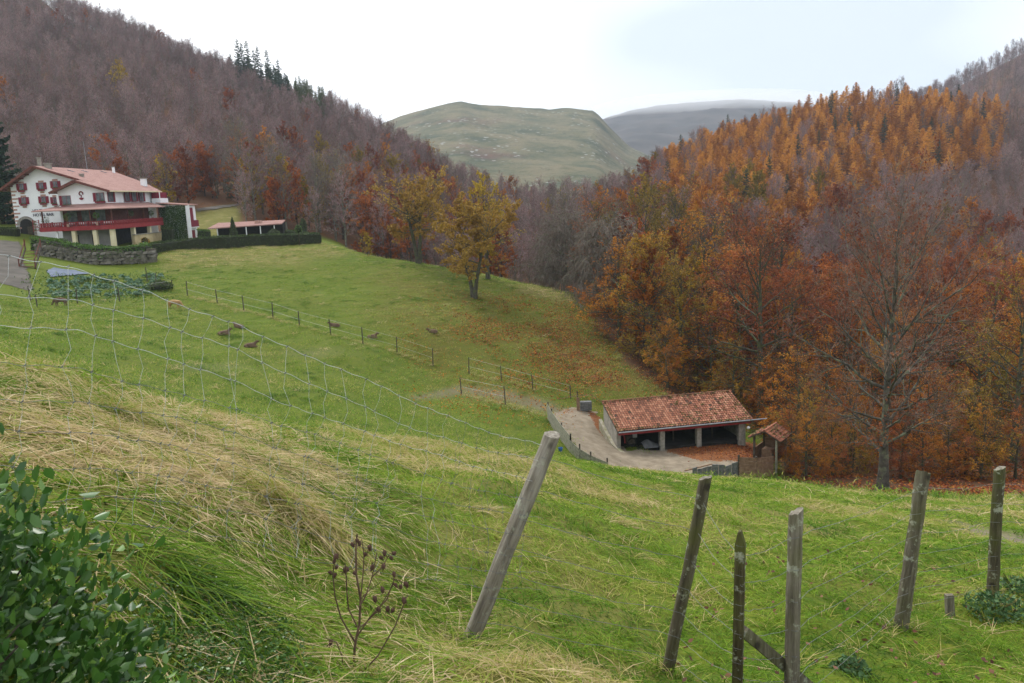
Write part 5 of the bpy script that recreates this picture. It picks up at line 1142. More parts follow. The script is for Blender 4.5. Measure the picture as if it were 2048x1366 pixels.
drape("plastic_sheet", [(92, 543), (104, 536), (150, 541), (178, 548), (150, 552), (98, 556)], simple("blue_grey_plastic", (.05, .075, .13), (.09, .12, .18), 1.0, .7, .02, .3, world=True), "blue-grey plastic sheet lying in the vegetable garden", 80, 130, .15, .12, None, "sheet")
CAB = leaf_mat("cabbage_leaves", [(0, (.06, .12, .06)), (.5, (.12, .21, .12)), (1, (.22, .32, .22))], .2, .6)
cabs = []
for s_ in range(3):
    b = MB(); m = 26; a = np.arange(m) * 2.4; r_ = .06 + .26 * np.sqrt(np.arange(m) / m); C = np.stack([r_ * np.cos(a), r_ * np.sin(a), .12 + .30 * (1 - (r_ / .33) ** 2) + .05 * rg.rand(m)], -1); b.leaves(C, np.full(m, .30), rg, tint=rg.rand(m), aspect=.8, flat=.3); cabs.append(b.mesh("cabbage_plant", CAB))
for i, v in enumerate((558, 565, 572, 579, 586, 593)):
    for u in np.arange(88 + 6 * (i % 2) + 4 * i, 322 - 3 * i, 11):
        if rg.rand() < .12 or (u < 150 and v < 563): continue
        p = hit(u + rg.normal() * 3, v + rg.normal() * 1.2 - .022 * (u - 200), 70); o = link("cabbage_plant", cabs[rg.randint(3)], None, p, rg.rand() * 6, label="blue-green cabbage plant in the vegetable garden", cat="cabbage", group="cabbages in the vegetable garden"); s = .75 + .5 * rg.rand(); o.scale = (s, s, s)
gm_ = []
for _ in range(2600):
    gm_.append((70 + 255 * rg.rand(), 550 + 52 * rg.rand()))
gm_ = np.array(gm_); Pg = np.array([hit(75 + 24 * i, 555 + 9 * j - .5 * i, 70) for i in range(11) for j in range(6)])
C = Pg[rg.randint(0, len(Pg), 2600)] + rg.normal(size=(2600, 3)) * (1.1, 1.1, 0); C[:, 2] = gh(C[:, 0], C[:, 1]) + .05 + .16 * rg.rand(2600)
b = MB(); b.leaves(C, np.full(2600, .22), rg, tint=rg.rand(2600), flat=.2); b.build("garden_weeds", HEDGE_LIGHT, kind="stuff", label="bright green weeds and kale leaves among the garden rows")
topiary("dark_bush", "dark low bush at the garden's right end by the stakes", 322, 588, 95, [(.02, 1.2), (.4, 1.4), (.8, .9), (1.0, .2)], HEDGE, 500, .2)
gr = empty("wooden_steps", hit(62, 534, 80), radians(10), "dark red wooden steps and rail beside the drive", "steps")
for x in (-.9, 0.9): b = MB(); b.bar((x, 1.6, 2.3), (x, -1.2, -.1), .12, .2); b.build("stringer", DARKWOOD, gr); b = MB(); b.bar((x, 1.7, 3.2), (x, -1.2, .8), .08, .1); b.build("rail", RAKE, gr)
for k in range(6): b = MB(); b.box(-.85, .85, -1.1 + k * .42, -.85 + k * .42, .1 + k * .36, .16 + k * .36); b.build("step", RAKE, gr)
for x, y, z in ((-.9, -1.1, .0), (.9, -1.1, .0), (-.9, 1.5, 2.3), (.9, 1.5, 2.3)): b = MB(); b.box(x - .06, x + .06, y - .06, y + .06, z - .3, z + 1.1); b.build("newel", RAKE, gr)
# ------------------------------------------------------------------ trees near enough to show their limbs
def gpt(u, v, Y):
    p = at(u, v, Y); return np.array([p[0], p[1], gh(p[0], p[1]) - .1])
def gx_(u, Y, v=700):
    for _ in range(5):
        p = at(u, v, Y); z = float(gh(p[0], p[1])); v = float(proj(np.array([p[0], p[1], z]))[1])
    return np.array([p[0], p[1], z - .1])
BARK_OLD = bark_mat("old_beech_bark", [(0.3, (0.040, 0.036, 0.030)), (0.7, (0.135, 0.125, 0.105))], 2.0, (0.17, 0.185, 0.12))
TWIG_MIX = leaf_mat("brown_and_pale_twigs", [(0.25, (0.13, 0.075, 0.055)), (0.6, (0.20, 0.135, 0.105)), (0.78, (0.34, 0.29, 0.23))], 0, 0.9, 0)
spec('big_bare', [broadleaf(101, H=20.5, cr=7.4, base=.14, n1=34, n2=10, n3=7, n4=4, tr=.36, leaf_n=1.0, leaf_s=.17, min_r=.0095, twig=1.0, sides=9, e0=12, e1=74, curve=.22, wob=.09, flare=1.35, gap=.3, ratio2=.5, ratio3=.5, lean=.06, env=lambda x: .62 + .38 * np.sin(np.pi * np.clip(x * .9 + .05, 0, 1)))], BARK_OLD, TWIG_MIX, LEAF['russet'])
place_tree("big_bare_beech", 'big_bare', gpt(1765, 982, 60), 1.0, 0.6, "big nearly bare beech with pale lichened branches right of the hut")
# the three meadow trees
spec('meadow_a', [broadleaf(111, H=11.8, cr=6.2, base=.40, n1=17, n2=7, n3=6, tr=.42, stems=2, leaf_n=20, leaf_s=.26, min_r=.014, sides=7, e0=4, e1=55, gap=.3, curve=.15, jit=.5)], BARK_OAK, TWIG_BROWN, LEAF['ochre'])
spec('meadow_b', [broadleaf(122, H=11.6, cr=5.0, base=.30, n1=16, n2=7, n3=6, tr=.36, stems=2, leaf_n=22, leaf_s=.26, min_r=.014, sides=7, e0=5, e1=66, gap=.25, jit=.5)], BARK_OAK, TWIG_BROWN, LEAF['ochre'])
spec('meadow_c', [broadleaf(123, H=13.2, cr=5.0, base=.26, n1=20, n2=7, n3=6, tr=.34, leaf_n=20, leaf_s=.26, min_r=.014, sides=7, e0=15, e1=72, gap=.35, jit=.5)], BARK_OAK, TWIG_BROWN, LEAF['gold'])
place_tree("meadow_tree", 'meadow_a', gpt(838, 528, 130), 1.1, .35, "forked tree with thin brown-green crown on the meadow's brow", sz=1.0)
place_tree("meadow_tree", 'meadow_b', gpt(948, 598, 110), 1.12, 1.25, "forked orange-yellow tree standing lowest in the meadow", sz=.98)
place_tree("meadow_tree", 'meadow_c', gpt(976, 558, 122), .92, 2.0, "yellow-topped tree just behind the forked meadow tree")
spec('bush', [broadleaf(131, H=3.2, cr=1.6, base=.02, n1=14, n2=5, n3=4, tr=.06, leaf_n=7, leaf_s=.22, min_r=.012, sides=5, e0=30, e1=75)], BARK_DARK, TWIG_BROWN, LEAF['gold'])
place_tree("yellow_bush", 'bush', gpt(735, 512, 137), 1.0, 0, "small bright yellow bush on the meadow's far edge", cat="bush")
# beeches round the shed: full crowns hanging low
_hA = broadleaf(141, H=20, cr=7.4, base=.07, n1=34, n2=8, n3=5, tr=.42, leaf_n=19, leaf_s=.25, min_r=.014, sides=7, e0=-4, e1=72, curve=.05, droop=.16, gap=.5, flat=.45, jit=.6)
_hB = broadleaf(142, H=22, cr=7.0, base=.14, n1=32, n2=8, n3=5, n4=2, tr=.40, leaf_n=6.5, leaf_s=.23, min_r=.013, sides=7, e0=4, e1=74, curve=.10, droop=.1, gap=.7, flat=.45, jit=.6)
_hC = broadleaf(143, H=17, cr=6.6, base=.05, n1=32, n2=8, n3=5, tr=.36, leaf_n=19, leaf_s=.25, min_r=.014, sides=7, e0=-6, e1=66, curve=.02, droop=.2, gap=.6, flat=.5, jit=.6)
for kk in ('russet', 'copper', 'olive'): spec('h_' + kk, [_hA, _hB, _hC], BARK_OAK, TWIG_BROWN, LEAF[kk], None if kk == 'russet' else 'h_russet')
HERO = [(1238, 104, 'copper', 2, .85, "russet-orange beech at the foot of the meadow, leftmost of the low beeches"), (1300, 99, 'olive', 0, .82, "olive-brown beech with low boughs above the shed's left end"), (1365, 95, 'olive', 2, .95, "olive and orange beech drooping over the slope behind the shed"),
        (1425, 93, 'copper', 2, .80, "low orange-leaved beech bough just above the shed roof"), (1405, 108, 'copper', 1, 1.0, "thin-crowned orange beech rising behind the shed"), (1480, 96, 'russet', 0, .95, "dark red-brown beech behind the shed's right end"), (1520, 84, 'russet', 1, 1.12, "tall thin-crowned red-brown beech right of the shed"),
        (1575, 92, 'russet', 0, .9, "red-brown beech behind the little hut"), (1590, 75, 'copper', 2, .66, "small orange beech right of the little hut"), (1650, 80, 'copper', 2, .80, "orange beech with low boughs left of the big bare beech"), (1690, 92, 'russet', 0, .98, "red-brown beech directly behind the big bare beech"),
        (1760, 98, 'russet', 1, 1.0, "thin red-brown beech deep behind the bare beech"), (1830, 82, 'russet', 2, .92, "red-brown beech right of the big bare beech"), (1900, 92, 'copper', 0, .85, "orange-brown beech farther right of the bare beech"), (1955, 80, 'olive', 2, .85, "yellow-olive beech near the right edge"),
        (2025, 74, 'olive', 1, .90, "olive-leaved beech at the right edge above the posts"), (2100, 82, 'copper', 0, .9, "orange beech just past the right edge"), (1200, 122, 'russet', 1, .80, "thin reddish beech at the meadow's right corner"), (1290, 122, 'olive', 1, .95, "thin olive crowned beech high behind the slope"),
        (1350, 132, 'olive', 1, 1.0, "tall olive-brown beech in the second row above the shed"), (1450, 125, 'russet', 1, 1.05, "tall red-brown beech in the second row above the shed"), (1560, 120, 'russet', 1, 1.05, "tall thin red-brown beech in the second row right of the shed"), (1800, 120, 'russet', 1, .95, "russet beech in the second row behind the bare beech"), (1980, 112, 'russet', 0, .9, "russet beech in the second row near the right edge"),
        (1275, 110, 'copper', 2, .75, "low orange beech at the meadow edge left of the olive one"), (1335, 90, 'copper', 2, .50, "small orange beech right above the shed roof's left part"), (1465, 86, 'olive', 2, .55, "small olive beech above the shed roof's right part"), (1540, 80, 'copper', 2, .55, "small orange beech just behind the little hut"), (1620, 70, 'olive', 2, .50, "small olive beech right of the hut, nearest the brow"), (1700, 72, 'copper', 2, .55, "small orange beech left of the bare trunk"), (1860, 70, 'copper', 2, .6, "small orange beech right of the bare trunk"), (1930, 68, 'olive', 2, .55, "small yellowish beech before the right-hand posts"), (2010, 84, 'copper', 2, .8, "orange beech behind the rightmost post"), (1740, 84, 'copper', 2, .7, "orange beech close behind the bare trunk")]
HERO += [(u_, y_, k_, 2, s_, "low %s beech scrub %s" % (("reddish" if k_ == "russet" else "orange" if k_ == "copper" else "yellowish"), w_)) for u_, y_, k_, s_, w_ in ((1578, 67, "russet", .34, "just right of the panel fence"), (1612, 65, "copper", .36, "between the hut and the bare trunk"), (1665, 66, "russet", .38, "left of the bare trunk, at the brow"), (1705, 67, "olive", .36, "close to the bare trunk on its left"), (1800, 66, "russet", .40, "close to the bare trunk on its right"), (1845, 65, "copper", .36, "left of the thick leaning post's top"), (1895, 67, "russet", .42, "right of the thick leaning post's top"), (1960, 66, "copper", .42, "left of the rightmost post's top"), (2030, 67, "russet", .42, "at the right edge above the brow"))]
for i, (u, Yd, kk, var, sc, lb) in enumerate(HERO): place_tree("forest_beech", 'h_' + kk, gx_(u, Yd), sc * .86, i * 1.7, lb, None, True, var)
# grey arching thicket at the wood's edge
spec('arch', [broadleaf(151, H=11, cr=7.5, base=.16, n1=20, n2=10, n3=8, tr=.34, stems=3, leaf_n=.15, leaf_s=.2, min_r=.022, sides=6, e0=30, e1=60, curve=.0, droop=.62, wob=.05, ratio2=.6, ratio3=.55)], BARK_GREY, TWIG_PALE, LEAF['bare'])
place_tree("arching_thorn", 'arch', gpt(1185, 606, 117), .95, .5, "grey leafless tree with arching drooping branches at the meadow's corner")
place_tree("arching_thorn", 'arch', gx_(1130, 128), .95, 2.5, "second grey arching tree, behind and left of the first")
spec('grey_tall', [broadleaf(152, H=17, cr=6.5, base=.10, n1=30, n2=8, n3=7, tr=.34, leaf_n=.35, leaf_s=.24, min_r=.017, sides=6, e0=25, e1=72)], BARK_GREY, TWIG_PALE, LEAF['olive'])
for u, Yd, sc, lb in ((1135, 140, .95, "tall grey twiggy tree over the arching thicket"), (1230, 138, .85, "grey twiggy tree right of the arching thicket"), (490, 172, .95, "grey-green twiggy tree behind the garden bar"), (560, 168, .85, "grey-brown twiggy tree behind the bar's right end"), (690, 172, .95, "grey twiggy tree behind the yellow bush"), (640, 168, .8, "grey tree over the hedge's end")):
    place_tree("grey_tree", 'grey_tall', gx_(u, Yd), sc, u * .1, lb)
# ------------------------------------------------------------------ grass
def grass_mat(name):
    m, n, out = new_mat(name)
    t = math_n(n, 'ADD', attr(n, "tint"), math_n(n, 'MULTIPLY', math_n(n, 'SUBTRACT', objrand(n), .5), .22), True)
    principled(n, out, ramp(n, [(0, (.030, .072, .006)), (.22, (.085, .180, .010)), (.42, (.185, .300, .020)), (.58, (.34, .325, .075)), (.78, (.50, .375, .20)), (1, (.72, .58, .38))], t), .75, None, 0, .2, .3); return m
GRASS = grass_mat("grass_blades")
def tuft(seed, nb, h, w, spread, lean, curl, t0, t1, K=5, dirspread=1.0, fall=0.0):
    r = np.random.RandomState(seed); t = np.linspace(0, 1, K)
    bx = r.normal(size=(nb, 2)) * spread; az = r.normal(size=nb) * dirspread if dirspread < 3 else r.rand(nb) * 2 * pi
    L = h * (.55 + .7 * r.rand(nb)); cv = lean * (.5 + r.rand(nb)); cl = curl * (.4 + 1.2 * r.rand(nb))
    d = np.stack([np.cos(az), np.sin(az)], -1)
    hx = L[:, None] * (cv[:, None] * t + cl[:, None] * t ** 2); z = L[:, None] * (t * (1 - .35 * np.minimum(cv, 1))[:, None] - (cl * .55 + fall)[:, None] * t ** 2)
    P = np.concatenate([bx[:, None, :] + d[:, None, :] * hx[..., None], np.maximum(z, -.02)[..., None] + .01 * r.rand(nb)[:, None, None]], -1)
    sd = np.stack([-d[:, 1], d[:, 0], np.zeros(nb)], -1); tw = r.normal(size=nb) * .5; sd = sd * np.cos(tw)[:, None] + np.array([0, 0, 1.]) * np.sin(tw)[:, None]
    wd = (w * (.6 + .8 * r.rand(nb)))[:, None] * (1 - t ** 2 * .93)[None]
    A = P + sd[:, None] * wd[..., None] / 2; B = P - sd[:, None] * wd[..., None] / 2
    V = np.stack([A, B], 2).reshape(-1, 3); ix = np.arange(nb * K * 2).reshape(nb, K, 2)
    Q = np.stack([ix[:, :-1, 0], ix[:, :-1, 1], ix[:, 1:, 1], ix[:, 1:, 0]], -1).reshape(-1, 4)
    tt = np.repeat(np.clip(t0 + (t1 - t0) * r.rand(nb) + .1 * r.normal(size=nb), 0, 1), K - 1)
    b = MB(); b.add(V, Q, tt); return b.mesh("grass_tuft", GRASS, True)
rgg = np.random.RandomState(19)
def band(r0, r1, N, a=40):
    r = np.sqrt(r0 ** 2 + (r1 ** 2 - r0 ** 2) * rgg.rand(N)); th = np.radians((rgg.rand(N) * 2 - 1) * a); return r * np.sin(th), r * np.cos(th), r
LONG = [(-400, 640), (0, 722), (150, 742), (300, 790), (420, 828), (560, 862), (700, 905), (770, 1010), (850, 1150), (900, 1290), (930, 1420), (900, 1600), (-400, 1600)]
STRAW = [(-400, 640), (0, 715), (160, 735), (300, 785), (560, 860), (740, 960), (700, 1040), (560, 1090), (300, 1010), (120, 960), (-400, 900)]
def blades(b, X, Y, L, W, az, lean, curl, tint, K, r, lift=0.0):
    """every blade its own bent strip"""
    n_ = len(X); t = np.linspace(0, 1, K); Z = gh(X, Y) - .012
    d = np.stack([np.cos(az), np.sin(az)], -1)
    hx = L[:, None] * (lean[:, None] * t + curl[:, None] * t ** 2); zz = L[:, None] * (t * (1.0 / np.sqrt(1 + lean ** 2))[:, None] - (curl * .75)[:, None] * t ** 2)
    e = np.stack([X, Y], -1) + d * hx[:, -1:]; dz = gh(e[:, 0], e[:, 1]) - (Z + .012)                      # follow the slope
    P = np.concatenate([np.stack([X, Y], -1)[:, None] + d[:, None] * hx[..., None], (Z[:, None] + np.maximum(zz, lift * t) + dz[:, None] * t)[..., None]], -1)
    tw = r.normal(size=n_) * .6; sd = np.stack([-d[:, 1] * np.cos(tw), d[:, 0] * np.cos(tw), np.sin(tw)], -1)
    wd = W[:, None] * (1 - t ** 2 * .92)[None]
    V = np.stack([P + sd[:, None] * wd[..., None] / 2, P - sd[:, None] * wd[..., None] / 2], 2).reshape(-1, 3); ix = np.arange(n_ * K * 2).reshape(n_, K, 2)
    b.add(V, np.stack([ix[:, :-1, 0], ix[:, :-1, 1], ix[:, 1:, 1], ix[:, 1:, 0]], -1).reshape(-1, 4), np.repeat(np.clip(tint, 0, 1), K - 1))
def near_grass(r0, r1, clumps, per, mode, K, Lm, Wm, spread, a=38):
    X, Y, R_ = band(r0, r1, clumps, a); U, V = proj(np.stack([X, Y, gh(X, Y)], -1)); nz = fbm(X * .9, Y * .9, 3); nb_ = fbm(X * .35 + 5, Y * .35, 3)
    lm = px_mask(LONG, U + (nz - .5) * 200, V + (nb_ - .5) * 110, 40); path = px_mask([(1880, 1040), (1960, 1052), (2100, 1072), (2100, 1100), (1990, 1082)], U, V, 6)
    k = (U > -170) & (U < 2220) & (V < 1560)
    k &= (rgg.rand(clumps) < lm) if mode == 'long' else ((rgg.rand(clumps) > lm * .8) & (rgg.rand(clumps) > path * .85))
    X, Y, U, V, nz, nb_ = X[k], Y[k], U[k], V[k], nz[k], nb_[k]; m = len(X)
    st = np.clip(px_mask(STRAW, U, V, 70) * .80 - .02 + (nz - .5) * 1.5 + (nb_ - .5) * .6, 0, 1)
    cl = np.repeat(np.arange(m), per); N = len(cl); off = rgg.normal(size=(N, 2)) * spread
    if mode == 'long':
        az0 = -.45 + (nb_ - .5) * 4.2 + rgg.normal(size=m) * .35; ln = Lm * (.65 + .7 * rgg.rand(m)); dry = rgg.rand(m) < st * .9
        tint = np.where(dry, .66 + .22 * rgg.rand(m), .22 + .26 * rgg.rand(m))[cl] + rgg.normal(size=N) * .11; tint = np.where(rgg.rand(N) < .18, .75 + .25 * rgg.rand(N), tint)
        lean = (.35 + .8 * rgg.rand(m))[cl] + rgg.rand(N) * .5; curl = (.15 + .5 * rgg.rand(m))[cl] * (.5 + rgg.rand(N))
        az = az0[cl] + rgg.normal(size=N) * 1.05
    else:
        clump = (nb_ > .60) & (rgg.rand(m) < .5) | (rgg.rand(m) < .035); ln = Lm * (.6 + .6 * rgg.rand(m)) * np.where(clump, 1.6, 1.0)
        tint = np.where(clump, .55 + .25 * rgg.rand(m), .27 + .20 * rgg.rand(m) + (nz - .5) * .65)[cl] + rgg.normal(size=N) * .09
        az = rgg.rand(N) * 6.28; lean = .3 + .9 * rgg.rand(N); curl = .2 + .5 * rgg.rand(N)
    b = MB(); L = ln[cl] * (.55 + .65 * rgg.rand(N)); W = Wm * (.6 + .8 * rgg.rand(N))
    blades(b, X[cl] + off[:, 0], Y[cl] + off[:, 1], L, W, az, lean, curl, tint, K, rgg, .01); return b
hb = MB()
for args in ((1.5, 8.6, 5000, 22, 'long', 4, .155, .0062, .075), (8.2, 15, 1500, 26, 'long', 4, .20, .0105, .11), (2.2, 8.6, 6200, 13, 'short', 3, .115, .0062, .05), (8.4, 17, 9500, 10, 'short', 3, .13, .0105, .10), (16.5, 31, 9800, 8, 'short', 3, .15, .017, .16)):
    q_ = near_grass(*args)
    for V, Fc, tt in _iter(q_): hb.add(V, Fc, tt)
hb.build("hill_grass", GRASS, kind="stuff", smooth=True, label="green and straw coloured grass covering the near slope")
# the one big straw tussock on the bank, and a few lesser ones
for i, (u, v, n_, L_, s_, az0, lb) in enumerate([(575, 1005, 480, .36, .11, -.9, "big straw coloured grass tussock fallen over on the bank"), (640, 1050, 260, .36, .10, -1.1, "lower straw tussock just right of the big one"), (330, 1120, 300, .36, .10, .2, "dark green tussock beside the hedge"), (250, 830, 260, .32, .09, -.6, "pale tussock on the bank's crest"), (1235, 1045, 160, .20, .09, 0, "small brown tussock on the green slope"), (945, 1020, 160, .20, .09, 0, "brownish tussock left of the leaning post")]):
    p = hit(u, v, 1.6); b = MB(); o2 = rgg.normal(size=(n_, 2)) * s_
    blades(b, p[0] + o2[:, 0], p[1] + o2[:, 1], L_ * (.6 + .6 * rgg.rand(n_)), .0055 * (.6 + .8 * rgg.rand(n_)), az0 + rgg.normal(size=n_) * .7, .2 + .6 * rgg.rand(n_), .3 + .7 * rgg.rand(n_), (.70 if i not in (2,) else .3) + .16 * rgg.normal(size=n_), 6, rgg, .01)
    b.build("grass_tussock", GRASS, smooth=True, label=lb, cat="grass tussock")
# meadow turf farther off
TM = [tuft(21, 60, .12, .022, .42, .5, .4, .14, .46, 3, 9), tuft(22, 60, .13, .022, .42, .6, .4, .40, .66, 3, 9), tuft(23, 40, .22, .022, .25, .6, .5, .05, .30, 3, 9), tuft(24, 50, .25, .02, .3, .7, .5, .50, .85, 3, 9)]
Xm, Ym, Rm = band(29, 142, 26000, 37); Zm = gh(Xm, Ym); Um, Vm = proj(np.stack([Xm, Ym, Zm], -1)); nm = fbm(Xm * .12, Ym * .12, 3); n2 = fbm(Xm * .5, Ym * .5, 3)
_jt = np.clip(((np.arctan2(Xm, Ym) - _th[0]) / (_th[1] - _th[0])).astype(int), 0, NT - 1); _jr = np.clip(((np.log(Rm) - _lnr0) / _dl).astype(int), 0, NR - 1)
fo, di, dr = M_forest[_jr, _jt], M_dirt[_jr, _jt], M_dry[_jr, _jt]
yardm = px_mask(yp, Um, Vm, 3) * (Ym > 60); hot = px_mask([(-200, 380), (640, 380), (640, 470), (290, 498), (290, 560), (-200, 620)], Um, Vm, 3) * (Ym > 88)
drv = px_mask([(-160, 480), (75, 480), (80, 590), (-160, 610)], Um, Vm, 3)
k_ = (fo < .35) & (rgg.rand(len(Xm)) > di * .9) & (yardm < .5) & (hot < .5) & (drv < .5) & (Um > -80) & (Um < 2150)
vm = np.where(rgg.rand(len(Xm)) < np.clip(.30 + (nm - .5) * 2.0 + dr * .6 + M_leaf[_jr, _jt] * .6, .05, .95), 1, 0); vm[(n2 > .66)] = 2; vm[(rgg.rand(len(Xm)) < dr * .5)] = 3; vm[rgg.rand(len(Xm)) < .015] = 3
scatter("meadow_grass", TM, np.stack([Xm, Ym, Zm - .01], -1)[k_], (rgg.rand(len(Xm)) * 6.28)[k_], (.7 + .7 * rgg.rand(len(Xm)))[k_], vm[k_], "short grass of the far meadow")
# brown fringe of longer grass along the stake fences
fr = []
for line in (lineA, [hit(923, 788, 50), hit(1011, 810, 50), hit(1092, 832, 50)], [hit(938, 748, 50), hit(1066, 780, 50)]):
    for p, q in zip(line[:-1], line[1:]):
        m = int(np.linalg.norm(q - p) / .16); t = rgg.rand(m)[:, None]; P = p + (q - p) * t + rgg.normal(size=(m, 3)) * (.16, .16, 0); P[:, 2] = gh(P[:, 0], P[:, 1]); fr.append(P)
fr = np.vstack(fr); scatter("fence_line_grass", [TM[3], tuft(25, 40, .22, .02, .2, .5, .5, .45, .62, 3, 9)], fr, rgg.rand(len(fr)) * 6, .6 + .5 * rgg.rand(len(fr)), rgg.randint(0, 2, len(fr)), "unmown brown grass along the stake fences")
# fallen leaves
def fallen(name, px, n, y0, y1, size, mat, label, feather=40, dens=None):
    P = np.array([hit(u, v, y0, y1) for u, v in px]); lo, hi = P.min(0), P.max(0); x = lo[0] + (hi[0] - lo[0]) * rgg.rand(n); y = lo[1] + (hi[1] - lo[1]) * rgg.rand(n); z = gh(x, y)
    u, v = proj(np.stack([x, y, z], -1)); m = px_mask(px, u, v, feather); k = (rgg.rand(n) < m * np.clip((fbm(x * .3, y * .3, 3) - .25) * 2.6, .1, 1)) & (y > y0)
    C = np.stack([x, y, z + size * .35 + .03], -1)[k]; b = MB(); b.leaves(C, np.full(len(C), size), rgg, tint=rgg.rand(len(C)), aspect=.7, flat=.6); return b.build(name, mat, kind="stuff", label=label)
fallen("fallen_leaves", [(1000, 600), (1150, 612), (1200, 660), (1345, 785), (1240, 812), (1120, 800), (990, 730), (900, 640)], 30000, 62, 130, .17, LEAF['russet'], "brown fallen leaves on the meadow under the beeches", 60)
fallen("fallen_leaves", [(860, 600), (1140, 600), (1260, 790), (1000, 860), (820, 800), (780, 660)], 16000, 58, 130, .15, LEAF['copper'], "scattered tan fallen leaves over the lower meadow", 60)
fallen("fallen_leaves", [(1560, 960), (1650, 940), (2100, 930), (2100, 1010), (1700, 995)], 16000, 50, 80, .20, LEAF['russet'], "deep russet leaf carpet under the bare beech", 20)
fallen("fallen_leaves", [(1340, 882), (1490, 878), (1540, 902), (1470, 925), (1360, 915)], 6000, 60, 76, .14, LEAF['russet'], "brown leaves blown together on the yard", 14)
fallen("fallen_leaves", [(1380, 1080), (1700, 1100), (2060, 1180), (2060, 1400), (1350, 1400)], 520, 4, 12, .042, LEAF['bare'], "single brown beech leaves lying in the near grass", 60)
# ------------------------------------------------------------------ near fence, hedge, dry plant
pm, n, out = new_mat("weathered_post")
tcn = n.nodes.new("ShaderNodeTexCoord"); mpn = n.nodes.new("ShaderNodeMapping"); mpn.inputs['Scale'].default_value = (22, 22, 2.2); n.links.new(tcn.outputs['Object'], mpn.inputs[0])
gr_ = noise(n, 1.6, 6, .65, mpn.outputs[0]); lc = noise(n, 9, 4, .7, tcn.outputs['Object']); hsel = objrand(n)
cA = ramp(n, [(.28, (.085, .072, .058)), (.5, (.24, .215, .175)), (.75, (.40, .375, .32))], gr_)
cB = ramp(n, [(.28, (.015, .013, .007)), (.5, (.052, .043, .020)), (.75, (.115, .100, .050))], gr_)
sepz = n.nodes.new("ShaderNodeSeparateXYZ"); n.links.new(tcn.outputs['Object'], sepz.inputs[0])
sel = attr(n, "tint")
col = mix_c(n, sel, cA, cB)
col = mix_c(n, math_n(n, 'MULTIPLY', sel, ramp(n, [(.44, (0, 0, 0)), (.60, (.8, .8, .8))], noise(n, 3.5, 3, .6, tcn.outputs['Object']))), col, (.085, .095, .022))
col = mix_c(n, ramp(n, [(.56, (0, 0, 0)), (.64, (.8, .8, .8))], lc), col, (.36, .38, .29))
kn = n.nodes.new('ShaderNodeTexVoronoi'); kn.inputs['Scale'].default_value = 5.5; n.links.new(tcn.outputs['Object'], kn.inputs['Vector'])
col = mix_c(n, ramp(n, [(.10, (.85, .85, .85)), (.20, (0, 0, 0))], kn.outputs['Distance']), col, (.03, .026, .020))
principled(n, out, col, .95, gr_, .025, .15); POST = pm
def post(name, base, top, r_, dark, label, seed, lump=.06, sides=14):
    base = np.array(base, float); top = np.array(top, float); d = top - base; L = np.linalg.norm(d); r = np.random.RandomState(seed); K = 22
    z = np.linspace(-.35, L, K); bend = np.cumsum(r.normal(size=(K, 2)), 0) * .0022; a = np.arange(sides) * 2 * pi / sides
    prof = r_ * (1 + lump * (fbm(np.cos(a)[None] * 1.2 + seed, np.sin(a)[None] * 1.2 + z[:, None] * 2.2, 3) - .5) * 2.2) * np.linspace(1.06, .97, K)[:, None]
    V = np.stack([bend[:, :1] + prof * np.cos(a), bend[:, 1:] + prof * np.sin(a), np.repeat(z[:, None], sides, 1)], -1); V[-1, :, 2] += .018 * np.cos(a + seed) + .004 * r.normal(size=sides)
    ix = np.arange(K * sides).reshape(K, sides); Q = np.stack([ix[:-1], np.roll(ix[:-1], -1, 1), np.roll(ix[1:], -1, 1), ix[1:]], -1).reshape(-1, 4)
    b = MB(); b.add(V.reshape(-1, 3), Q, dark); top_c = V[-1].mean(0); b.add(np.vstack([V[-1], top_c]), [(i, (i + 1) % sides, sides) for i in range(sides)], dark * .3)
    o = b.build(name, POST, None, True, label=label, cat="fence post", group="round posts of the near fence"); o.location = base; o.rotation_euler = Vector(d).to_track_quat('Z', 'Y').to_euler(); return o
def onY(u, v, Y): return at(u, v, Y)
P1b, P1t = onY(930, 1300, 4.55), onY(1100, 868, 4.72); post("fence_post", P1b, P1t, .050, 0.05, "pale grey round post leaning far to the right, centre", 1)
P2b, P2t = onY(1328, 1372, 4.75), onY(1410, 953, 4.8); post("fence_post", P2b, P2t, .037, .75, "slim dark mossy post leaning right, second from the centre", 2, .12)
P3b, P3t = onY(1583, 1470, 4.15), onY(1590, 1024, 4.3); post("fence_post", P3b, P3t, .040, .45, "upright flat-topped post with a brace at its foot", 3, .04)
P4b, P4t = onY(1800, 1262, 6.3), onY(1847, 944, 6.35); post("fence_post", P4b, P4t, .056, .60, "thick greenish post leaning slightly right, second from right", 4)
P5b, P5t = onY(1984, 1205, 7.4), onY(1998, 937, 7.4); post("fence_post", P5b, P5t, .052, .80, "dark mossy post at the right edge", 5)
sqb, sqt = onY(1473, 1450, 4.05), onY(1481, 1074, 4.15)
b = MB(); d = np.array(sqt) - sqb; b.prism([(-.026, -.024, -.2), (.026, -.024, -.2), (.026, .024, -.2), (-.026, .024, -.2)], (0, 0, np.linalg.norm(d) + .16), .95); L_ = np.linalg.norm(d)
b.prism([(-.026, -.024, L_ - .04), (.026, -.024, L_ - .04), (.012, -.024, L_ + .03), (-.004, -.024, L_ + .035)], (0, .048, 0), .9)
o = b.build("square_stake", POST, label="thin square dark stake with a pointed top beside the braced post", cat="stake"); o.location = sqb; o.rotation_euler = Vector(d).to_track_quat('Z', 'Y').to_euler()
b = MB(); p, q = np.array(onY(1486, 1262, 4.12)), np.array(onY(1625, 1378, 4.35)); b.bar(p * 0, q - p, .045, .06, tint=.6); o = b.build("brace", POST, label="slanting wooden brace between the square stake and the round post", cat="brace"); o.location = p
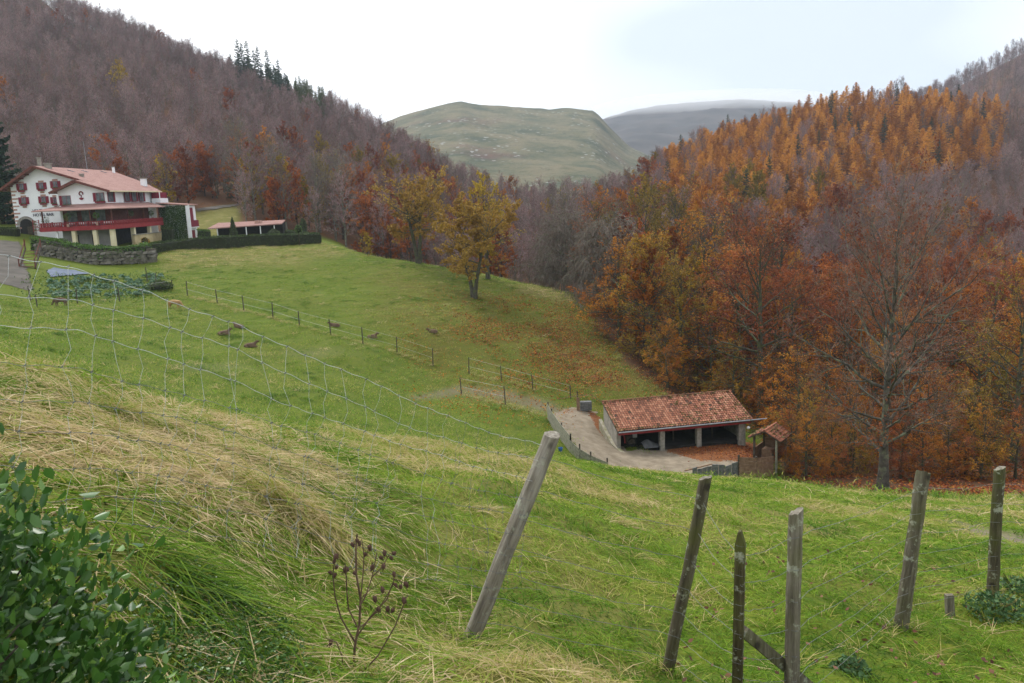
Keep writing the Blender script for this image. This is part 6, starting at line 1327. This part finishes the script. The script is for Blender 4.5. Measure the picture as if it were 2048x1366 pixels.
p = onY(1903, 1224, 6.9); b = MB(); b.prism([(-.035, -.02, -.15), (.035, -.02, -.15), (.035, .02, -.15), (-.035, .02, -.15)], (-.03, 0, .32), .35); b.build("short_stake", POST, loc=p, label="short sawn-off stake in the grass between the right posts", cat="stake")

# longer grass left standing round the posts
b = MB()
for p in (P1b, P2b, P3b, P4b, P5b, sqb):
    m = 130; o2 = rgg.normal(size=(m, 2)) * .075; blades(b, p[0] + o2[:, 0], p[1] + o2[:, 1], .20 * (.6 + .6 * rgg.rand(m)), .0055 * (.6 + .8 * rgg.rand(m)), rgg.rand(m) * 6.28, .15 + .6 * rgg.rand(m), .2 + .5 * rgg.rand(m), .45 + .25 * rgg.normal(size=m), 5, rgg, .01)
b.build("post_grass", GRASS, kind="stuff", smooth=True, label="longer grass growing round the feet of the near posts")
# woven wire on the left: top wire follows the surveyed sag
Wl, Wr = np.array(onY(0, 510, 2.95))[:2], np.array(onY(1088, 888, 4.66))[:2]
def on_fence(u, v):
    d = ray(u, v); e = Wr - Wl; M2 = np.array([[d[0], -e[0]], [d[1], -e[1]]]); t, s = np.linalg.solve(M2, Wl); return d * t, s
topw = [(-120, 478), (0, 509), (50, 515), (105, 523), (140, 528), (220, 556), (254, 565), (310, 583), (362, 605), (425, 628), (480, 650), (525, 675), (580, 697), (663, 735), (740, 768), (815, 802), (880, 826), (940, 848), (1000, 866), (1050, 878), (1088, 890)]
tw = [on_fence(u, v) for u, v in topw]; ts = np.array([s for _, s in tw]); tz = np.array([p[2] for p, _ in tw])
def fpt(s, drop, off=0.0):
    xy = Wl + (Wr - Wl) * s; nn = np.array([-(Wr - Wl)[1], (Wr - Wl)[0]]); nn = nn / np.linalg.norm(nn); return np.array([xy[0] + nn[0] * off, xy[1] + nn[1] * off, np.interp(s, ts, tz) - drop])
net = empty("wire_netting", fpt(.5, 1.1), 0, "sagging woven wire netting stretched from the left edge to the leaning post", "wire fence")
drops = [0, .135, .27, .40, .53, .66, .79, .92, 1.04]; rn = np.random.RandomState(9)
def sag(s, k): return drops[k] * (1.0 - .12 * s) + .012 * math.sin(s * 9 + k * 2.1) + .004 * math.sin(s * 31 + k)
def foff(s, k): return .03 * math.sin(s * 6 + k * .9) + .015 * math.sin(s * 17 + 2 * k)
WM = simple("grey_galvanised_wire", (.32, .35, .35), (.50, .53, .52), 14, .6, 0, .3); WM2 = simple("darker_wire", (.10, .105, .10), (.19, .20, .19), 14, .6, 0, .4)  # second wire is a darker tone that stands out less
for k in range(len(drops)):
    S = np.linspace(ts[0], .985, 150); P = np.array([fpt(s, sag(s, k), foff(s, k)) + (0, 0, .003 * math.sin(s * 140 + k)) for s in S]); b = MB(); b.tubes(P[None], np.full((1, 150), .0012 if k == 0 else .0010), 4); wpart(b, "line_wire", WM if k < 3 else WM2, net)
s = ts[0] + .01; joints = []
while s < .97:
    P = []; lean = rn.normal() * .008 - .017
    for k in range(len(drops)):
        ss = s + lean * k * .5 + rn.normal() * .0032; P.append(fpt(ss, sag(ss, k), foff(ss, k))); joints.append(P[-1])
        if k < len(drops) - 1: sm = s + lean * (k + .5) * .45 + rn.normal() * .0025; P.append(fpt(sm, (sag(sm, k) + sag(sm, k + 1)) / 2, foff(sm, k) + .012 * rn.normal()))
    P = np.array(P); b = MB(); b.tubes(P[None], np.full((1, len(P)), .0007), 4); wpart(b, "stay_wire", WM if s < .75 else WM2, net); s += .026 + .016 * rn.rand()
b = MB(); J = np.array([j for j in joints]); b.tubes(np.stack([J - (.006, 0, .004), J, J + (.006, .0, .004)], 1), np.full((len(J), 3), .0024), 5); wpart(b, "wire_knots", WM2, net, kind="stuff")
# strands on the right
strands = empty("wire_strands", P3b, 0, "thin wire strands running between the right-hand fence posts", "wire fence")
runs = [(P1b, P1t), (P2b, P2t), (sqb, sqt), (P3b, P3t), (P4b, P4t), (P5b, P5t), (onY(2200, 1180, 9.3), onY(2205, 960, 9.3))]
for k, fr_ in enumerate((.90, .76, .62, .49, .37, .26, .15)):
    P = []
    for (p, q), (p2, q2) in zip(runs[:-1], runs[1:]):
        a0 = np.array(p) + (np.array(q) - p) * fr_ ; a1 = np.array(p2) + (np.array(q2) - p2) * fr_
        for t in np.linspace(0, 1, 12)[:-1]: P.append(a0 + (a1 - a0) * t + (0, -.05 * (t in (0,)), -.03 * math.sin(pi * t) + .004 * rn.normal()))
    P = np.array(P); b = MB(); b.tubes(P[None], np.full((1, len(P)), .0016), 4); wpart(b, "strand", WM2, strands)
for k in range(13):
    p, q = runs[3]; 
    z0 = (k + .5) / 13; c0 = np.array(sqb) + (np.array(sqt) - sqb) * z0; b = MB(); a = np.linspace(0, 2 * pi, 9); b.tubes(np.stack([c0[0] + .034 * np.cos(a), c0[1] + .034 * np.sin(a), c0[2] + .004 * np.sin(a * 2)], -1)[None], np.full((1, 9), .0009), 3); wpart(b, "wire_wrap", WM2, strands)
# netting fence beyond the brow, far right
fn = empty("green_netting", hit(1990, 1003, 18), 0, "green wire netting beyond the brow at the right edge", "wire fence")
A_, B_ = np.array(at(1945, 1002, 31)), np.array(at(2140, 992, 34)); GW = simple("green_wire", (.10, .17, .12), (.2, .3, .22), 8, .6)
for k in range(6):
    b = MB(); P = np.array([A_ + (B_ - A_) * t + (0, 0, -.5 + (.2 + k * .1) * (1 - math.exp(-t * 9)) * 1.0) for t in np.linspace(0, 1, 20)]); b.tubes(P[None], np.full((1, 20), .008), 3); wpart(b, "line_wire", GW, fn)
for t in np.linspace(.02, 1, 32):
    top = A_ + (B_ - A_) * t + (0, 0, -.5 + .7 * (1 - math.exp(-t * 9))); b = MB(); b.tubes(np.array([[top - (0, 0, 1.0), top]]), np.full((1, 2), .008), 3); wpart(b, "stay_wire", GW, fn)

# glossy hedge at the camera's left hand
BOX = leaf_mat("box_leaves", [(0, (.010, .034, .007)), (.35, (.030, .088, .014)), (.7, (.065, .150, .022)), (.92, (.13, .23, .045)), (1, (.30, .25, .05))], .18, .38, 0, .45)
rb = np.random.RandomState(33); HC = np.array([-1.93, 1.80, -1.70]); HR = np.array([1.13, .62, 1.42])
def leaf_shape(L, W, fold):
    return [(0, 0, 0), (L * .3, W * .42, fold), (L * .65, W * .46, fold), (L, 0, 0), (L * .65, -W * .46, fold), (L * .3, -W * .42, fold), (L * .5, 0, -.0)], [(0, 6, 1), (1, 6, 2), (2, 6, 3), (3, 6, 4), (4, 6, 5), (5, 6, 0)]
N = 26000; Dn = rb.normal(size=(N, 3)); Dn /= np.linalg.norm(Dn, axis=1)[:, None]; Dn[:, 2] = np.where(Dn[:, 2] < -.3, -Dn[:, 2], Dn[:, 2])
lump = 1 + .20 * (fbm(Dn[:, 0] * 3 + 5, Dn[:, 2] * 3 + Dn[:, 1] * 3, 3) - .5) * 2; rad = lump * (1 - .22 * rb.rand(N) ** 2 + .05 * rb.normal(size=N)); C = HC + Dn * HR * rad[:, None]
u, v = proj(C); dep = np.linalg.norm(C, axis=1)
ok = (u > -260) & (C[:, 1] > .5) & (dep > .9) & (C[:, 2] > -1.75); C, Dn, u, v, dep = C[ok], Dn[ok], u[ok], v[ok], dep[ok]
axis = _norm(Dn * .55 + np.array([0, 0, .45]) + rb.normal(size=C.shape) * .55); wv_ = _norm(np.cross(axis, rb.normal(size=C.shape) * .8 + np.array([0, 0, 1.]) + Dn * .4)); nv_ = np.cross(axis, wv_)
Ls = .026 + .020 * rb.rand(len(C)); V0, F0 = leaf_shape(1, .56, .10); V0 = np.array(V0); tint = np.clip(.15 + .55 * rb.rand(len(C)) + .35 * (rb.rand(len(C)) < .12), 0, .93); tint[rb.rand(len(C)) < .012] = 1
hedge_n = empty("box_hedge", (-1.4, 1.4, float(gh(-1.4, 1.4))), 0, "glossy dark green box hedge in the lower left corner", "hedge")
order = np.argsort(dep - 3.0 * ((u > 0) & (v < 1366) & (Dn @ np.array([.5, -.6, .5]) > -.1))); single = set(order[:300].tolist())
meshes = []
for k in range(6):
    b = MB(); b.add(V0 * np.array([1, 1, .6 + .2 * k]), F0, [.2, .35, .5, .62, .75, .9][k]); meshes.append(b.mesh("leaf", BOX, True))
big = MB(); rest = [i for i in range(len(C)) if i not in single]; ri = np.array(rest)
Vr = C[ri][:, None] + Ls[ri][:, None, None] * (V0[None, :, 0:1] * axis[ri][:, None] + V0[None, :, 1:2] * wv_[ri][:, None] + V0[None, :, 2:3] * nv_[ri][:, None])
big.add(Vr.reshape(-1, 3), (np.array(F0)[None] + 7 * np.arange(len(ri))[:, None, None]).reshape(-1, 3), np.repeat(tint[ri], 6)); wpart(big, "foliage", BOX, hedge_n, smooth=True, kind="stuff")
for i in order[:300]:
    o = link("leaf", meshes[min(int(tint[i] * 6), 5)], hedge_n); M3 = Matrix(((axis[i][0], wv_[i][0], nv_[i][0]), (axis[i][1], wv_[i][1], nv_[i][1]), (axis[i][2], wv_[i][2], nv_[i][2])))
    o.matrix_local = Matrix.Translation(Vector(C[i]) - hedge_n.location) @ M3.to_4x4() @ Matrix.Scale(Ls[i], 4)
tD = _norm(rb.normal(size=(140, 3)) + np.array([.3, -.2, .8])); tP = np.stack([HC + tD * HR * .2, HC + tD * HR * .65, HC + tD * HR * .97], 1); b = MB(); b.tubes(tP, np.tile([.007, .005, .002], (140, 1)), 5); wpart(b, "twigs", BARK_DARK, hedge_n)
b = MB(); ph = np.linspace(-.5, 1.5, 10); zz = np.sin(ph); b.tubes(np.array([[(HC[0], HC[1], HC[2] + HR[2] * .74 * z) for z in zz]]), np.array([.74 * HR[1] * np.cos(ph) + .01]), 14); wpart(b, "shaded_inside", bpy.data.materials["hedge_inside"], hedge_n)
# small-leaved creeper at the hedge's foot
cp = []; 
for _ in range(5200):
    uu, vv = 330 + 150 * rb.rand() + 60 * rb.normal(), 1130 + 260 * rb.rand() ** .8; cp.append((uu, vv))
gx2 = np.array([(x, y) for x in np.linspace(-1.7, -.35, 60) for y in np.linspace(1.9, 3.4, 60)]); gz2 = gh(gx2[:, 0], gx2[:, 1]); uu, vv = proj(np.stack([gx2[:, 0], gx2[:, 1], gz2 + .1], -1)); mm = px_mask([(300, 1130), (430, 1110), (560, 1180), (600, 1300), (560, 1420), (300, 1420), (250, 1250)], uu, vv, 40)
sel_ = gx2[rb.choice(len(gx2), 6500, p=mm / mm.sum())] + rb.normal(size=(6500, 2)) * .02; C2 = np.column_stack([sel_, gh(sel_[:, 0], sel_[:, 1]) + .012 + .05 * rb.rand(6500)])
b = MB(); b.leaves(C2, np.full(6500, .017), rb, tint=.25 + .75 * rb.rand(6500) * .9, aspect=.55); b.build("creeper", BOX, kind="stuff", label="small-leaved creeper on the ground at the hedge's foot")
# nettles and weeds
def weed(u, v, Y0, r_, h_, n_, label, mat=HEDGE):
    p = hit(u, v, Y0); e = empty("nettle_clump", p, 0, label, "plant"); a = rb.rand(n_) * 6.28; r = r_ * np.sqrt(rb.rand(n_)); z = h_ * rb.rand(n_) * (1 - .5 * r / r_)
    b = MB(); b.leaves(np.stack([r * np.cos(a), r * np.sin(a), z], -1), np.full(n_, .048), rb, tint=rb.rand(n_), aspect=.45, flat=.3); b.build("leaves", mat, e)
    m = 14; a = rb.rand(m) * 6.28; q = np.stack([np.zeros((m, 3)), np.stack([r_ * .7 * np.cos(a), r_ * .7 * np.sin(a), np.full(m, h_ * .9)], -1)], 1); b = MB(); b.tubes(q, np.full((m, 2), .003), 3); b.build("stems", MOSS, e)
NET = leaf_mat("nettle_leaves", [(0, (.025, .060, .020)), (.5, (.06, .13, .045)), (1, (.12, .20, .08))], .2, .6)
weed(1990, 1225, 5, .25, .20, 620, "dark green nettle clump at the foot of the rightmost post", NET); weed(2035, 1190, 5, .20, .2, 380, "nettle clump at the right edge behind the last post", NET); weed(1700, 1345, 4, .13, .11, 240, "low green weed clump right of the braced post", NET)
# dry seeding plant
DRY = simple("dry_brown_stem", (.075, .045, .030), (.15, .10, .065), 20, .95); SEED = simple("brown_seed_heads", (.060, .032, .024), (.13, .075, .055), 60, .95, .002)
def dp(x, y, dz=0): return onY(640 + x / 4.32, 1050 + y / 4.32, 3.25 + dz)
dry = empty("dry_plant", dp(280, 1500), 0, "withered brown plant with drooping seed heads in the near grass", "plant")
stems = [([(270, 1560), (280, 1366), (300, 1050), (340, 850), (350, 640), (312, 420), (310, 200), (320, 80)], .0055), ([(300, 1010), (180, 800), (130, 620), (110, 430), (125, 320)], .0032), ([(320, 880), (245, 720), (230, 560), (225, 420), (215, 330)], .003), ([(345, 700), (400, 600), (450, 450), (480, 300), (490, 240)], .003), ([(320, 960), (430, 800), (580, 640), (640, 470), (640, 400)], .0032), ([(310, 1330), (500, 1130), (650, 870), (740, 640), (760, 605)], .0032), ([(205, 1560), (205, 1330), (190, 1130), (140, 1010), (40, 975)], .003), ([(350, 640), (372, 420), (380, 260), (360, 120)], .0025), ([(330, 900), (420, 820), (470, 770), (560, 700)], .0022), ([(450, 450), (540, 360), (600, 250), (640, 235)], .002), ([(640, 470), (690, 480), (740, 515)], .002), ([(110, 430), (80, 400)], .0018), ([(350, 640), (430, 560), (520, 500)], .002), ([(640, 500), (560, 640), (470, 770)], .002)]
for q, r_ in stems:
    dz0 = 0; P = []
    for j, (x, y) in enumerate(q): P.append(dp(x, y, .02 * j * (1 if q[-1][0] > 300 else -1)))
    b = MB(); b.tubes(np.array(P)[None], np.linspace(r_ * 1.25, r_ * .7, len(P))[None], 5); wpart(b, "stem", DRY, dry)
sb = MB(); zz = np.array([0, -.15, -.4, -.7, -.95, -1.0]); rr_2 = np.array([.05, .34, .46, .36, .14, .03]); sb.tubes(np.array([[(0, 0, z) for z in zz]]), rr_2[None], 7)
fl_ = rb.normal(size=(26, 3)) * (.3, .3, .3) + (0, 0, -.5); sb.leaves(fl_, np.full(26, .5), rb, aspect=.3, droop=(0, 0, -.6)); sm_ = sb.mesh("seed_head", SEED)
for (x, y) in [(310, 120), (270, 150), (340, 140), (425, 170), (150, 245), (390, 235), (75, 395), (135, 410), (150, 350), (215, 360), (295, 410), (515, 275), (605, 270), (650, 235), (560, 215), (640, 400), (645, 500), (695, 515), (730, 490), (540, 530), (470, 610), (490, 710), (580, 700), (635, 715), (725, 620), (100, 985), (465, 340), (550, 330), (125, 300), (240, 360)]:
    o = link("seed_head", sm_, dry); o.location = Vector(dp(x, y, .02 * rb.normal())) - dry.location; s = .0165 + .007 * rb.rand(); o.scale = (s, s, s * 1.35); o.rotation_euler = (rb.normal() * .4, rb.normal() * .4, rb.rand() * 6)
# ------------------------------------------------------------------ the air
hz = MB(); hz.box(-2600, 3000, -30, 3300, -140, 385)
hzm, n, out = new_mat("haze_air")
pv = n.nodes.new("ShaderNodeVolumePrincipled"); pv.inputs['Color'].default_value = (0.72, 0.84, 1.0, 1); pv.inputs['Density'].default_value = 0.00013; pv.inputs['Anisotropy'].default_value = 0.2
n.links.new(pv.outputs[0], out.inputs['Volume'])
haze = hz.build("haze", hzm, kind="stuff", label="pale damp autumn air filling the valley")
# cloud resting on the far hill
lcm, n, out = new_mat("cloud_vapour")
pv = n.nodes.new("ShaderNodeVolumePrincipled"); pv.inputs['Color'].default_value = (0.97, 0.98, 1.0, 1); pv.inputs['Density'].default_value = 0.0040; pv.inputs['Anisotropy'].default_value = 0.3
n.links.new(pv.outputs[0], out.inputs['Volume'])
cb = MB()
_t = np.linspace(0, pi, 14)
for (u, v, Yd, rx, ry, rz2) in [(1420, 212, 2240, 330, 200, 36)]:
    c_ = at(u, v, Yd); P = np.array([[(c_[0], c_[1], c_[2] + rz2 * cos(t)) for t in _t]]); cb2 = MB(); cb2.tubes(P, np.array([np.sin(_t) + .002]), 28)
    V = cb2.v[0].copy(); V[:, 0] = c_[0] + (V[:, 0] - c_[0]) * rx; V[:, 1] = c_[1] + (V[:, 1] - c_[1]) * ry
    cb.add(V, cb2.f[0]); nr = len(V); 
    cb.add(np.vstack([V[:28], V[:28].mean(0)]), [(i, (i + 1) % 28, 28) for i in range(28)]); cb.add(np.vstack([V[-28:], V[-28:].mean(0)]), [((i + 1) % 28, i, 28) for i in range(28)])
low_cloud = cb.build("low_cloud", lcm, kind="stuff", smooth=True, label="low cloud hiding the top of the far hill")
